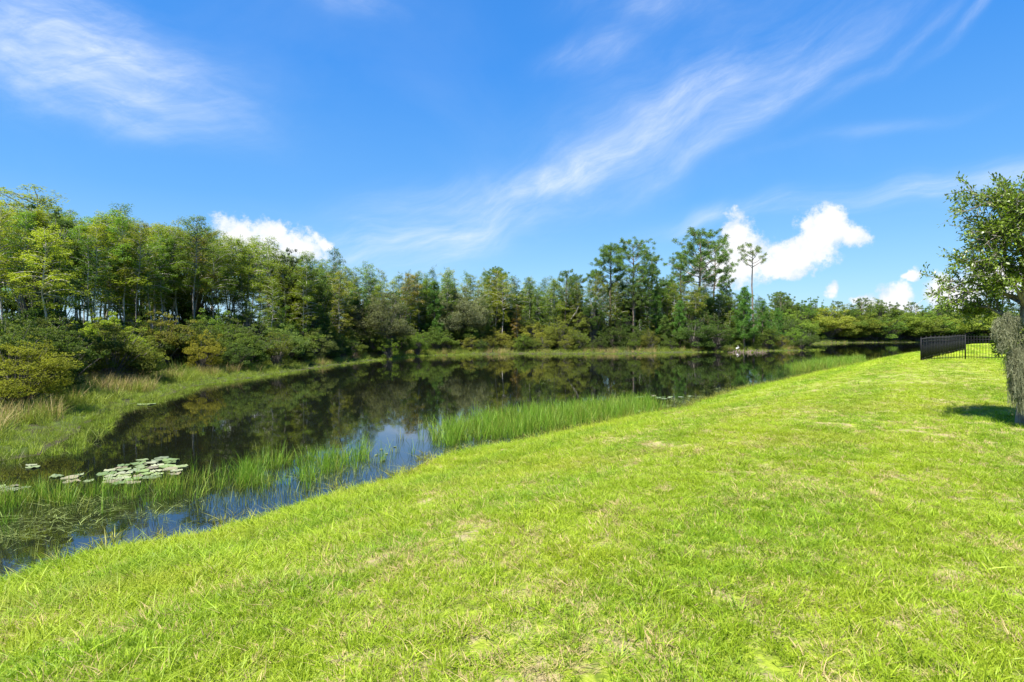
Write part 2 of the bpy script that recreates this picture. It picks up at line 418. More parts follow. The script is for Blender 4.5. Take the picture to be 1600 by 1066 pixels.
# close the hole at the centre under the camera
fan = MB(); rim = verts[:na]; fan.add(np.vstack([rim, cv]), [(j, (j + 1) % na, na, na) for j in range(0)] or [(0, 1, 2, 3)])
mc = bpy.data.meshes.new('ground_centre'); mc.from_pydata([tuple(v) for v in rim] + [tuple(cv[0])], [], [(na, (j + 1) % na, j) for j in range(na)]); mc.materials.append(gm)
for nm, val in (('lawn', 1.0), ('mud', 0.0)):
    a_ = mc.attributes.new(nm, 'FLOAT', 'POINT'); a_.data.foreach_set('value', np.full(na + 1, val, np.float32))
new_obj('ground_centre', mc, ground)

# water
wm = bpy.data.materials.new('dark_pond_water'); wm.use_nodes = True
N = NT(wm.node_tree); p = wm.node_tree.nodes['Principled BSDF']
p.inputs['Base Color'].default_value = (0.006, 0.007, 0.004, 1); p.inputs['Roughness'].default_value = 0.015
p.inputs['IOR'].default_value = 1.75; p.inputs['Specular IOR Level'].default_value = 0.6
g = N.n('ShaderNodeNewGeometry'); pos = g.outputs['Position']
f = N.m('ADD', N.noise(pos, 1.6, 4, 0.55), N.m('MULTIPLY', N.noise(pos, 7.0, 3, 0.5), 0.25))
b = N.n('ShaderNodeBump'); b.inputs['Strength'].default_value = 0.05; b.inputs['Distance'].default_value = 0.02
N.link(f, b.inputs['Height']); N.link(b.outputs[0], p.inputs['Normal'])
me = bpy.data.meshes.new('water'); me.from_pydata([(-75, -65, WZ), (305, -65, WZ), (305, 245, WZ), (-75, 245, WZ)], [], [(0, 1, 2, 3)]); me.materials.append(wm)
tag(new_obj('water', me), 'dark still pond water mirroring the woods and sky', 'water', kind='structure')

# ---------------------------------------------------------------- scattering of countless small plants


def tuft(name, mat, nb, rad, h0, h1, w, lean=0.35, seg=3, tone=(0, 1), curve=0.6, seed=0):
    r = np.random.default_rng(seed); mb = MB()
    for _ in range(nb):
        a = r.uniform(0, 2 * np.pi); q = rad * math.sqrt(r.uniform()); bx, by = q * math.cos(a), q * math.sin(a)
        H = r.uniform(h0, h1); a2 = a + r.normal(0, .9); ln = abs(r.normal(0, lean)); dx, dy = math.cos(a2), math.sin(a2)
        t = np.linspace(0, 1, seg + 1); off = H * (ln * t + curve * ln * t * t * 1.2); zz = H * t * (1 - 0.35 * curve * t * min(ln * 1.6, 1))
        cen = np.stack([bx + dx * off, by + dy * off, zz], 1)
        sa = r.uniform(0, np.pi); sx, sy = math.cos(sa), math.sin(sa)
        wd = w * r.uniform(.7, 1.2) * (1 - t ** 1.8 * .93) * .5
        L = cen + np.stack([sx * wd, sy * wd, 0 * wd], 1); Rr = cen - np.stack([sx * wd, sy * wd, 0 * wd], 1)
        v = np.stack([L, Rr], 1).reshape(-1, 3)
        mb.add(v, [(2 * i, 2 * i + 1, 2 * i + 3, 2 * i + 2) for i in range(seg)], r.uniform(*tone))
    return bpy.data.objects.new(name, mb.mesh(name, mat))


def scatter(name, P, variants, idx, scale, tilt=0.12, label=None, cat=None, z=None, zs=None):
    """one 'stuff' object: geometry nodes put a tuft on every point"""
    n = len(P)
    if z is None: z = field(P)[0]
    co = np.column_stack([P, z]).astype(np.float32)
    me = bpy.data.meshes.new(name); me.vertices.add(n); me.vertices.foreach_set('co', co.ravel())
    rot = np.column_stack([rng.normal(0, tilt, n), rng.normal(0, tilt, n), rng.uniform(0, 6.283, n)]).astype(np.float32)
    sc = np.broadcast_to(scale, (n,)); s3 = np.column_stack([sc, sc, sc if zs is None else sc * zs]).astype(np.float32)
    a = me.attributes.new('rot', 'FLOAT_VECTOR', 'POINT'); a.data.foreach_set('vector', rot.ravel())
    a = me.attributes.new('scl', 'FLOAT_VECTOR', 'POINT'); a.data.foreach_set('vector', s3.ravel())
    a = me.attributes.new('vid', 'INT', 'POINT'); a.data.foreach_set('value', np.asarray(idx, np.int32))
    c = bpy.data.collections.new(name + '_kinds')
    for v in variants: c.objects.link(v)
    o = new_obj(name, me)
    ng = bpy.data.node_groups.new(name, 'GeometryNodeTree')
    ng.interface.new_socket('Geometry', in_out='INPUT', socket_type='NodeSocketGeometry')
    ng.interface.new_socket('Geometry', in_out='OUTPUT', socket_type='NodeSocketGeometry')
    N = NT(ng); gi = N.n('NodeGroupInput'); go = N.n('NodeGroupOutput')
    ci = N.n('GeometryNodeCollectionInfo'); ci.inputs[0].default_value = c
    ci.inputs['Separate Children'].default_value = True; ci.inputs['Reset Children'].default_value = True
    ip = N.n('GeometryNodeInstanceOnPoints')
    def na_(nm, ty):
        x = N.n('GeometryNodeInputNamedAttribute', data_type=ty); x.inputs['Name'].default_value = nm; return x.outputs[0]
    e2r = N.n('FunctionNodeEulerToRotation'); N.link(na_('rot', 'FLOAT_VECTOR'), e2r.inputs[0])
    N.link(gi.outputs[0], ip.inputs['Points']); N.link(ci.outputs[0], ip.inputs['Instance'])
    ip.inputs['Pick Instance'].default_value = True
    N.link(na_('vid', 'INT'), ip.inputs['Instance Index']); N.link(e2r.outputs[0], ip.inputs['Rotation'])
    N.link(na_('scl', 'FLOAT_VECTOR'), ip.inputs['Scale']); N.link(ip.outputs[0], go.inputs[0])
    md = o.modifiers.new('scatter', 'NODES'); md.node_group = ng
    return tag(o, label, cat, kind='stuff')


def in_poly(pl, dens):
    pl = np.array(pl); lo, hi = pl.min(0), pl.max(0); n = int((hi - lo).prod() * dens)
    P = rng.uniform(lo, hi, (n, 2)); return P[inside(P, pl)]


def hash_noise(P, s, k=0.0):
    x, y = P[:, 0], P[:, 1]
    v = sum(np.sin(x * s * f * math.cos(a) + y * s * f * math.sin(a) + ph + k) / f ** .6 for f, a, ph in ((1, .3, 0), (1.7, 1.9, 2), (2.9, 2.8, 4), (4.3, .9, 1), (7.1, 2.2, 5)))
    return v


# lawn
lawn_v = [tuft('lawn_tuft_%d' % i, M['lawn'], 46, .085, .012, .042, .0052, .9, 3, seed=i) for i in range(4)]
lawn_v += [tuft('lawn_tuft_%d' % (4 + i), M['lawn'], 22, .09, .04, .105, .0085, .7, 4, seed=20 + i, curve=.9) for i in range(3)]
lawn_v += [tuft('lawn_tuft_7', M['dry'], 46, .085, .008, .030, .0045, 1.6, 2, seed=31), tuft('lawn_tuft_8', M['dry'], 20, .10, .012, .040, .0045, 1.3, 2, seed=32)]


def lawn_points(r0, r1, dens, half=60):
    area = (r1 * r1 - r0 * r0) * R(half); n = int(area * dens)
    r = np.sqrt(rng.uniform(r0 * r0, r1 * r1, n)); a = rng.uniform(-R(half), R(half), n)
    return np.column_stack([r * np.sin(a), r * np.cos(a)])


def lawn(rings):
    Ps, Ss = [], []
    for r0, r1, dens, sc, half in rings:
        P = lawn_points(r0, r1, dens, half); Ps.append(P); Ss.append(np.full(len(P), sc))
    P, s = np.concatenate(Ps), np.concatenate(Ss)
    z, dn, df, ins = field(P); bare = hash_noise(P, 1.6)
    for px_, py_, rad_, k_ in ((165, 1012, .17, 2.6), (640, 930, .22, 2.0), (60, 965, .20, 1.6), (480, 838, .28, 1.6), (780, 905, .25, 1.3), (740, 1010, .14, 1.6), (1000, 860, .3, 1.2), (1380, 900, .3, 1.3)):
        cx_, cy_ = on_plane(px_, py_, 0.0 if px_ > 300 else -.3)
        bare = bare + k_ * np.exp(-(((P[:, 0] - cx_) / (rad_ * 1.4)) ** 2 + ((P[:, 1] - cy_) / rad_) ** 2))
    keep = (~ins) & (dn < df) & (dn > .12 + .14 * hash_noise(P, 2.3, 4)) & ~((bare + .9 * hash_noise(P, 6.5, 1) > 2.0) & (rng.uniform(size=len(P)) < .7))
    P, s, z, dn, bare = P[keep], s[keep], z[keep], dn[keep], bare[keep]
    n = len(P); u = rng.uniform(size=n)
    lush = (sst(dn, 4.2, 1.5) if False else 1 - sst(dn, 1.6, 4.6)) * .55 + 0.02 + .14 * (hash_noise(P, .9, 3) > 1.2)
    idx = np.where(u < lush, rng.integers(4, 7, n), rng.integers(0, 4, n))
    dry = (rng.uniform(size=n) < 0.19 + 0.42 * sst(bare + .8 * hash_noise(P, 5.5, 1), 0.3, 2.2) * (dn > 1.5)); idx[dry] = rng.integers(7, 9, dry.sum())
    sc = s * rng.uniform(.7, 1.25, n)
    return scatter('lawn_grass', P, lawn_v, idx, sc, .2, 'mown yellow-green lawn with pale dry patches sloping to the pond', 'grass', z)


lawn([(1.2, 6.5, 420, 1.0, 62), (6.5, 11, 270, 1.0, 56), (11, 20, 110, 1.15, 54), (20, 42, 30, 1.35, 52), (42, 95, 6, 1.8, 52)])

# reed beds and pond weeds
reed_v = [tuft('reed_%d' % i, M['reed'], 12, .14, .22, .62, .010, .17, 4, seed=40 + i, curve=.8) for i in range(4)]
reed_v += [tuft('reed_%d' % (4 + i), M['bankgrass'], 16, .15, .2, .5, .011, .3, 4, seed=50 + i) for i in range(2)]
stem_v = [tuft('stem_%d' % i, M['weed'], 6, .18, .06, .30, .006, .22, 3, seed=60 + i) for i in range(3)]
mat_v = [tuft('mat_%d' % i, M['weed'], 22, .16, .02, .07, .012, 1.8, 3, seed=70 + i, curve=.9) for i in range(3)]


def reedbed(pix, dens, label, sc=1.0, vs=reed_v, name='reed_bed', cat='reeds', pick=None, thin=None, tilt=.08, lo=.6, z=None):
    P = in_poly([on_plane(*q) for q in pix], dens)
    P = P + rng.normal(0, 1, P.shape) * np.array([.28, .22]) * rng.uniform(0, 1.5, (len(P), 1)) ** 2
    if thin is not None: P = P[hash_noise(P, thin[0], thin[2] if len(thin) > 2 else 0) > thin[1]]
    k = len(vs); pk = rng.integers(0, k, len(P)) if pick is None else rng.choice(k, len(P), p=pick)
    return scatter(name, P, vs, pk, sc * rng.uniform(lo, 1.15, len(P)), tilt, label, cat, np.full(len(P), WZ - 0.02))


def kinds(vs): return [v.copy() for v in vs]


for src in ():
    pass
reedbed([(672, 705), (690, 668), (760, 652), (860, 640), (960, 630), (1010, 628), (1035, 640), (1000, 652), (940, 660), (860, 676), (770, 688), (700, 700)], 42,
        'tall bright green reeds in shallow water along the middle of the lawn bank', 1.0, kinds(reed_v), pick=[.18, .18, .17, .17, .15, .15], thin=(1.2, -1.9))
reedbed([(-60, 838), (0, 820), (90, 796), (180, 786), (260, 778), (300, 772), (280, 752), (180, 764), (80, 768), (0, 772), (-60, 776)], 60,
        'leafy green reeds beside the lily pads in the left shallows', .72, kinds(reed_v), pick=[.14, .14, .14, .14, .22, .22], thin=(1.6, -1.3))
reedbed([(330, 768), (370, 735), (430, 722), (500, 716), (575, 702), (580, 720), (540, 736), (470, 752), (390, 764)], 60,
        'green reed clump in the shallows left of the cloud reflection', .78, kinds(reed_v), pick=[.2, .2, .2, .2, .1, .1], thin=(1.7, -1.2))
reedbed([(1235, 583), (1240, 574), (1290, 564), (1350, 560.5), (1350, 567), (1300, 576)], 12,
        'bright green reed strip in the water far along the lawn bank', 1.35, kinds(reed_v), pick=[.15, .15, .15, .15, .2, .2])
reedbed([(1020, 640), (1080, 622), (1150, 605), (1220, 590), (1225, 597), (1150, 611), (1100, 627), (1050, 643)], 7,
        'sparse dull green stems along the lawn bank beyond the tall reeds', 1.0, kinds(stem_v), name='shore_stems', cat='water plants')
reedbed([(-60, 905), (0, 893), (172, 847), (359, 811), (500, 770), (612, 742), (665, 712), (600, 722), (520, 745), (420, 770), (300, 790), (160, 815), (0, 850), (-60, 860)], 48,
        'sparse thin stems standing in the sky-reflecting shallows', 1.0, kinds(stem_v), name='shore_stems', cat='water plants', thin=(1.3, -.9, 2))
reedbed([(-60, 875), (0, 858), (120, 826), (260, 800), (420, 765), (560, 735), (570, 722), (440, 742), (330, 752), (220, 772), (60, 790), (-60, 805)], 42,
        'tangled grey-green mat of pond weed in the left shallows', 1.0, kinds(mat_v), name='weed_mat', cat='pond weed', thin=(1.5, -.1, 1), tilt=.05)
reedbed([(665, 722), (706, 706), (831, 686), (956, 659), (1060, 643), (1150, 611), (1130, 606), (1040, 628), (990, 640), (930, 656), (830, 682), (700, 702), (640, 730)], 40,
        'yellow-green pond weed fringe floating along the lawn bank', .9, kinds(mat_v), name='weed_mat', cat='pond weed', thin=(1.1, -.6), tilt=.05)

P = rng.uniform((-9, 3), (62, 92), (90000, 2)); z, dn, df, ins = field(P)
k = (dn < np.where(ins, .55, .40)) & (dn < df) & (rng.uniform(size=len(P)) < np.clip(2.2 - dn * 4 - P[:, 1] / 60, .1, 1)); P, z = P[k], z[k]
edge_v = [tuft('edge_%d' % i, M.setdefault('edge', leaf_mat('wet_edge_weeds', (0.23, 0.25, 0.035), var=.45, rnd=.8, trans=.3, yellow=(.42, .32, .07))), 22, .14, .03, .16, .010, .9, 3, seed=220 + i) for i in range(3)]
scatter('water_edge_weeds', P, edge_v, rng.integers(0, 3, len(P)), rng.uniform(.6, 1.3, len(P)), .2, 'low yellowish weeds on the wet mud where lawn meets water', 'weeds', np.maximum(z, WZ - .01))

# far bank grasses
M['lowgrass'] = leaf_mat('low_bank_grass', (0.235, 0.330, 0.028), var=0.4, trans=0.3, yellow=(0.40, 0.40, 0.05), rnd=0.5)
bank_v = [tuft('bank_%d' % i, M['bankgrass'], 34, .26, .25, .75, .018, .35, 3, seed=80 + i) for i in range(3)]
bank_v += [tuft('bank_%d' % (3 + i), M['bankdry'], 30, .24, .35, .95, .014, .25, 3, seed=90 + i) for i in range(2)]
bank_v += [tuft('bank_%d' % (5 + i), M['lowgrass'], 34, .26, .15, .42, .016, .45, 3, seed=95 + i) for i in range(2)]


def bank_points(lo, hi, dens, w0, w1):
    P = rng.uniform(lo, hi, (int((hi[0] - lo[0]) * (hi[1] - lo[1]) * dens), 2)); z, dn, df, ins = field(P)
    k = (df < dn) & np.where(ins, df < .7, (df > w0) & (df < w1)); return P[k], z[k], df[k], ins[k]


Ps = [bank_points((-24, 0), (-8, 42), 17, 0, 6), bank_points((-32, 42), (-4, 78), 6, 0, 4.5), bank_points((-16, 70), (60, 106), 4.2, 0, 3.6), bank_points((55, 100), (240, 240), 1.0, 0, 4)]
P = np.concatenate([q[0] for q in Ps]); zz = np.concatenate([q[1] for q in Ps]); dfb = np.concatenate([q[2] for q in Ps]); insb = np.concatenate([q[3] for q in Ps])
n = len(P); u = rng.uniform(size=n); hn = hash_noise(P, .35)
low = (dfb < 1.3 + .5 * hash_noise(P, .8)) | insb
idx = np.where(low & (u < .75), rng.integers(5, 7, n), np.where((hn > -.3) & (u < .42), rng.integers(3, 5, n), rng.integers(0, 3, n)))
sc = np.where(low, .5, .85) * rng.uniform(.5, 1.25, n) * np.where(P[:, 1] > 60, 1.15, .9)
scatter('bank_grass', P, kinds(bank_v), idx, sc, .1, 'tall green and straw-coloured grasses along the wooded far shore', 'grass', np.maximum(zz, WZ - .03))

# ---------------------------------------------------------------- tree and shrub builders (each returns trunk mesh, crown mesh)


def cypress(seed, H=12.0, cb=.42, rad=1.9, nbr=52, dens=30):
    r = np.random.default_rng(seed); T = MB(); C = MB()
    zt = np.linspace(0, H, 10); k = np.cumsum(r.normal(0, .09, (10, 2)), 0); k[0] = 0
    path = np.column_stack([k, zt]); T.tube(path, .085 * (1 - zt / H) ** .8 + .012 + .08 * np.exp(-zt / .5), 6)
    px = lambda z: np.array([np.interp(z, zt, path[:, 0]), np.interp(z, zt, path[:, 1]), z])
    ga = r.uniform(0, 6); phase = r.uniform(0, 6)
    for i in range(nbr):
        t = (i + r.uniform()) / nbr; zb = H * (cb + (1 - cb) * t ** .9 * .97); ga += 2.4 + r.normal(0, .5)
        prof = (0.55 + .75 * math.sin(math.pi * min(t * .95 + .12, 1)) ** .7) * (1 - .35 * t) * (1 + .25 * math.sin(ga + phase))
        L = rad * prof * r.uniform(.55, 1.3)
        if t < .12: L *= r.uniform(.3, .9)
        up = .30 + .55 * t + r.normal(0, .16); d = np.array([math.cos(ga), math.sin(ga)])
        s = np.linspace(0, 1, 5)
        pts = px(zb) + np.column_stack([d[0] * L * s, d[1] * L * s, L * (up * s - .38 * s * s)])
        T.tube(pts, .035 * (L / 2) * (1 - s) + .006, 4)
        nsp = max(3, int(L * 4.2))
        for j in range(nsp):
            f = r.uniform(.25, 1.05); c0 = np.array([np.interp(f, s, pts[:, q]) for q in range(3)])
            lat = r.normal(0, .20 + .12 * L) * (1.1 - .5 * f); c0 = c0 + np.array([-d[1] * lat, d[0] * lat, r.normal(0, .13)])
            rr_ = r.uniform(.20, .42); n = int(dens * r.uniform(.6, 1.3))
            a = r.uniform(0, 2 * np.pi, n); q = rr_ * np.sqrt(r.uniform(size=n))
            cc = c0 + np.column_stack([q * np.cos(a), q * np.sin(a), r.normal(0, .11, n) - q * .3])
            dd = np.column_stack([np.cos(a) + r.normal(0, .5, n), np.sin(a) + r.normal(0, .5, n), r.normal(-.15, .35, n)])
            nn = unit(np.column_stack([r.normal(0, .45, n), r.normal(0, .45, n), np.ones(n)]))
            C.leaves(cc, dd, nn, r.uniform(.12, .24, n), r.uniform(.035, .07, n), np.clip(r.normal(.5, .22, n) + r.normal(0, .1), 0, 1))
    return T.mesh('cypress_trunk', M['bark_grey'], True), C.mesh('cypress_crown', M['leaf'])


def pine(seed, H=17.0, cb=.58, rad=2.6, nbr=24, tufts=6, bare=0):
    r = np.random.default_rng(seed); T = MB(); C = MB()
    zt = np.linspace(0, H * .98, 12); k = np.cumsum(r.normal(0, .07, (12, 2)), 0); k[0] = 0
    path = np.column_stack([k, zt]); T.tube(path, .19 * (1 - zt / H) ** .6 + .02, 8)
    px = lambda z: np.array([np.interp(z, zt, path[:, 0]), np.interp(z, zt, path[:, 1]), z]); ga = r.uniform(0, 6)

    def burst(c0, R0, n):
        u = unit(r.normal(size=(n, 3)) + np.array([0, 0, .35])); nn = unit(r.normal(size=(n, 3)))
        C.leaves(c0 + u * R0 * .5 + r.normal(0, R0 * .15, (n, 3)), u, nn, R0 * r.uniform(.7, 1.1, n), r.uniform(.022, .045, n), np.clip(r.normal(.5, .2, n), 0, 1))
    for i in range(nbr):
        t = (i + r.uniform()) / nbr; zb = H * (cb + (1 - cb) * t * .98); ga += 2.4 + r.normal(0, .6)
        L = rad * (math.sin(math.pi * min(.25 + t * .72, 1)) ** .8 + .12) * r.uniform(.55, 1.2); d = np.array([math.cos(ga), math.sin(ga)])
        up = r.uniform(.05, .45) + .5 * t; s = np.linspace(0, 1, 6)
        pts = px(zb) + np.column_stack([d[0] * L * s, d[1] * L * s, L * (up * s + .25 * s * s)]) + np.vstack([[0, 0, 0], r.normal(0, .06 * L, (5, 3))])
        T.tube(pts, .05 * (L / 2.5) * (1 - s) + .01, 4)
        for j in range(max(3, int(tufts * L / rad * 1.6))):
            f = r.uniform(.45, 1.0); c0 = np.array([np.interp(f, s, pts[:, q]) for q in range(3)])
            e = c0 + np.append(r.normal(0, .42, 2), abs(r.normal(.18, .2)))
            T.tube([c0, (c0 + e) / 2 + [0, 0, -.04], e], [.02, .014, .008], 3)
            for _ in range(2): burst(e + r.normal(0, .10, 3), r.uniform(.3, .46), 42)
    burst(px(H * .98), .45, 80)
    return T.mesh('pine_trunk', M['bark_pine'], True), C.mesh('pine_crown', M['needle'])


def young_pine(seed, H=7.0):
    r = np.random.default_rng(seed); T = MB(); C = MB(); zt = np.linspace(0, H, 8)
    T.tube(np.column_stack([np.cumsum(r.normal(0, .03, 8)), np.cumsum(r.normal(0, .03, 8)), zt]), .09 * (1 - zt / H) + .012, 6); ga = 0
    for i in range(44):
        t = (i + r.uniform()) / 44; zb = H * (.12 + .86 * t); ga += 2.4 + r.normal(0, .4); L = (1 - t) ** .75 * 1.7 * r.uniform(.6, 1.15) + .15
        d = np.array([math.cos(ga), math.sin(ga)]); s = np.linspace(0, 1, 4); pts = np.column_stack([d[0] * L * s, d[1] * L * s, zb + L * (.25 * s + .3 * s * s)])
        T.tube(pts, .02 * (1 - s) + .006, 3)
        for j in range(max(3, int(L * 5))):
            f = r.uniform(.3, 1); c0 = np.array([np.interp(f, s, pts[:, q]) for q in range(3)]) + r.normal(0, .13, 3); n = 46
            u = unit(r.normal(size=(n, 3)) + [0, 0, .6]); R0 = r.uniform(.25, .38)
            C.leaves(c0 + u * R0 * .5, u, unit(r.normal(size=(n, 3))), R0, r.uniform(.02, .035, n), np.clip(r.normal(.5, .2, n), 0, 1))
    return T.mesh('young_pine_trunk', M['bark_pine'], True), C.mesh('young_pine_crown', M['needle'])


def bushy(seed, H=3.0, W=1.6, nl=15000, leaf=(.06, .11), lumps=42, base=.08, up=.7, stems=7, droop=0.0, mat='leaf', bark='bark_oak', trunk=.04, wisps=46, aspect=.5):
    """shrub or round tree: stems fan out to leafy lumps"""
    r = np.random.default_rng(seed); T = MB(); C = MB(); cen = []
    for i in range(lumps):
        a = r.uniform(0, 2 * np.pi); e = math.asin(r.uniform(-.75, 1)); q = r.uniform(.45, .95)
        cen.append((W * q * math.cos(a) * math.cos(e), W * q * math.sin(a) * math.cos(e), H * (base + (1 - base) * (.42 + .5 * q * math.sin(e))), W * r.uniform(.14, .32)))
    for i in range(wisps):
        a = r.uniform(0, 2 * np.pi); e = r.uniform(.2, 1.5); q = r.uniform(.85, 1.32)
        cen.append((W * q * math.cos(a) * math.cos(e), W * q * math.sin(a) * math.cos(e), H * (base + (1 - base) * (.42 + .5 * q * math.sin(e))), W * r.uniform(.05, .13)))
    cen = np.array(cen)
    for i, (x, y, z, q) in enumerate(cen):
        b0 = np.array([r.normal(0, trunk * 1.5), r.normal(0, trunk * 1.5), 0]); mid = np.array([x * .35, y * .35, z * .55]) + r.normal(0, .06 * W, 3)
        e = np.array([x, y, z]); s = np.linspace(0, 1, 5)[:, None]
        pts = (1 - s) ** 2 * b0 + 2 * s * (1 - s) * mid + s * s * e
        T.tube(pts, (trunk * (1 - s[:, 0] * .85)) * r.uniform(.4, 1.0), 4)
    w = cen[:, 3] ** 2.0; w /= w.sum(); k = r.choice(len(cen), nl, p=w)
    u = unit(r.normal(size=(nl, 3))); u[:, 2] = np.where(u[:, 2] < -.2, u[:, 2] * .5, u[:, 2]); q = r.uniform(.35, 1, nl) ** .45
    P = cen[k, :3] + u * (cen[k, 3] * q)[:, None] * np.array([1, 1, .8]); P[:, 2] = np.maximum(P[:, 2], .03 * H)
    lt = r.normal(0, .13, len(cen))[k]
    nn = unit(u * .7 + r.normal(0, .55, (nl, 3)) + [0, 0, .5]); dd = unit(np.cross(nn, r.normal(size=(nl, 3)))) + [0, 0, up - droop]
    C.leaves(P, dd, nn, r.uniform(*leaf, nl), r.uniform(*leaf, nl) * aspect, np.clip(r.normal(.45, .2, nl) + lt, 0, 1))
    return T.mesh('stems', M[bark], True), C.mesh('foliage', M[mat])


def place(proto, name, x, y, H, H0, col, label, cat, group, rz=None, wide=1.0, parts=('trunk', 'crown'), sink=.05, z=None, lean=0.0):
    tm, cm = proto; s = H / H0
    e = bpy.data.objects.new(name, None); COL.objects.link(e); e.empty_display_size = .2
    e.location = (x, y, (gz(x, y) if z is None else z) - sink)
    e.rotation_euler = (random.uniform(-lean, lean), random.uniform(-lean, lean), random.uniform(0, 6.28) if rz is None else rz); e.scale = (s * wide, s * wide, s)
    if label.startswith('LOW'): label = '%s low bush on the shore %s' % ('yellowish' if col[0] > .115 else 'green' if col[1] > .13 else 'dark green', label[3:]); group = label.replace('low bush', 'low bushes')
    tag(e, label, cat, group)
    a = new_obj(parts[0], tm, e); b_ = new_obj(parts[1], cm, e); gk = 1.75 if cat == 'bush' else 1.8
    b_.color = (col[0] * gk * 1.02, col[1] * gk * .96, col[2] * 1.25, 1)
    return e


CYA = [cypress(100 + i, cb=c_, rad=r_) for i, (c_, r_) in enumerate([(.46, 1.9), (.52, 1.6), (.38, 2.1), (.54, 2.0), (.42, 1.5)])]
CYB = [cypress(120 + i, cb=c_, rad=r_, nbr=64) for i, (c_, r_) in enumerate([(.22, 1.7), (.28, 2.0), (.18, 1.5), (.30, 1.8)])]
PI_ = [pine(140, cb=.55), pine(141, cb=.52, rad=3.1, nbr=30), pine(142, cb=.62, rad=2.2)]
LONE = pine(149, cb=.80, rad=2.9, nbr=13, tufts=3)
YP = [young_pine(150), young_pine(151)]
SH = [bushy(160 + i) for i in range(5)]
SHL = [bushy(170 + i, nl=22000, leaf=(.045, .08), lumps=52) for i in range(2)]
RT = [bushy(180 + i, H=9, W=3.0, nl=19000, leaf=(.12, .22), lumps=46, base=.2, trunk=.12, wisps=60) for i in range(4)]
GREY = [bushy(190 + i, H=6, W=3.4, nl=34000, leaf=(.12, .24), lumps=60, base=.03, up=0, trunk=.07, wisps=60, droop=.5, aspect=.26) for i in range(2)]

# photo skyline of the woods: column, row
SKY = np.array([(-200, 330), (0, 318), (60, 318), (110, 332), (180, 330), (225, 350), (300, 345), (345, 366), (400, 378), (470, 392), (560, 408), (620, 412), (720, 420), (780, 418), (850, 432), (920, 430), (1040, 425),
                (1130, 450), (1200, 465), (1300, 474), (1350, 468), (1440, 476), (1600, 478), (1900, 470)])
FS = np.array([(px, on_plane(px, py)[1]) for px, py in far_px if px < 1250])


def dshore(px): return float(np.interp(px, FS[:, 0], FS[:, 1]))
def top_row(px): return float(np.interp(px, SKY[:, 0], SKY[:, 1]))


def zone(px):
    for lim, t in ((110, 'behind the yellow-flecked bushes'), (230, 'behind the fan palm'), (345, 'behind the olive bushes'), (470, 'left of the dark broadleaf tree'), (560, 'right of the dark broadleaf tree'),
                   (680, 'behind the round grey moss-hung oak'), (790, 'behind the second grey oak'), (925, 'around the leaning dead trunk'), (1050, 'behind the tall pair of pines'), (1210, 'below the tallest pines'),
                   (1430, 'across the far water'), (3000, 'behind the black fence')):
        if px < lim: return t


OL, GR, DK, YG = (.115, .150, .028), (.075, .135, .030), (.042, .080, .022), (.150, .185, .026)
BR = (.135, .110, .035)


def jc(c, k=.18):
    f = random.uniform(1 - k, 1 + k); return (c[0] * f * random.uniform(.9, 1.12), c[1] * f, c[2] * f)


def hero(proto, name, px, py, dist, H0, col, label, cat, group, **kw):
    x, y = at(px, dist); z0 = gz(x, y); H = CAMZ + (HY - py) / F * dist - z0
    return place(proto, name, x, y, H, H0, col, label, cat, group, z=z0, **kw)


random.seed(11)
GC = 'cypresses in the woods beyond the pond'
# named front trees
hero(CYA[3], 'cypress_tree', 45, 300, 46, 12, jc(OL, 0), 'tallest broad flat-topped cypress at the far left of the woods', 'cypress', GC, wide=1.45)
hero(CYA[0], 'cypress_tree', 75, 345, 38, 12, (.135, .185, .028), 'bright green layered cypress with dark double trunk low on the left', 'cypress', GC, wide=1.35)
hero(CYB[1], 'cypress_tree', 160, 335, 38, 12, (.120, .165, .026), 'dense olive-green cypress whose crown hangs low above the fan palm', 'cypress', GC, wide=1.35)
hero(CYA[2], 'cypress_tree', 178, 322, 50, 12, (.060, .110, .030), 'dark pointed cypress top rising behind the dense olive cypress', 'cypress', GC)
hero(CYA[4], 'cypress_tree', 238, 352, 43, 12, (.105, .150, .028), 'cypress with a slim pale trunk above the olive bushes', 'cypress', GC, wide=1.2)
hero(CYA[1], 'cypress_tree', 305, 337, 42, 12, (.070, .115, .028), 'cypress with long straight white trunk and small high dark crown', 'cypress', GC, wide=1.0)
hero(CYA[3], 'cypress_tree', 270, 352, 48, 12, (.115, .140, .030), 'flat-topped cypress just left of the white-trunked cypress', 'cypress', GC, wide=1.2)
hero(CYA[0], 'cypress_tree', 372, 370, 50, 12, (.085, .135, .028), 'rounded green cypress in front of the left white cloud', 'cypress', GC, wide=1.3)
hero(CYA[2], 'cypress_tree', 425, 374, 55, 12, (.100, .145, .030), 'cypress with spreading flat top against the left white cloud', 'cypress', GC, wide=1.4)
hero(RT[0], 'broadleaf_tree', 462, 395, 55, 9, (.028, .052, .018), 'very dark broadleaf tree standing among lighter cypresses', 'tree', 'broadleaf trees in the woods', wide=.62)
hero(CYB[0], 'cypress_tree', 475, 415, 52, 12, (.130, .170, .026), 'yellow-green cypress with pale trunk in front of the dark broadleaf tree', 'cypress', GC, wide=1.1)
hero(CYA[4], 'cypress_tree', 517, 386, 62, 12, (.060, .100, .028), 'thin dark cypress spire poking above its neighbours', 'cypress', GC, wide=.8)
hero(CYB[2], 'cypress_tree', 530, 420, 60, 12, (.125, .140, .030), 'olive cypress with a bare pale lower trunk left of the grey oak', 'cypress', GC, wide=1.2)
hero(CYA[1], 'cypress_tree', 640, 428, 80, 12, (.145, .120, .036), 'brownish cypress top above the right edge of the grey oak', 'cypress', GC)
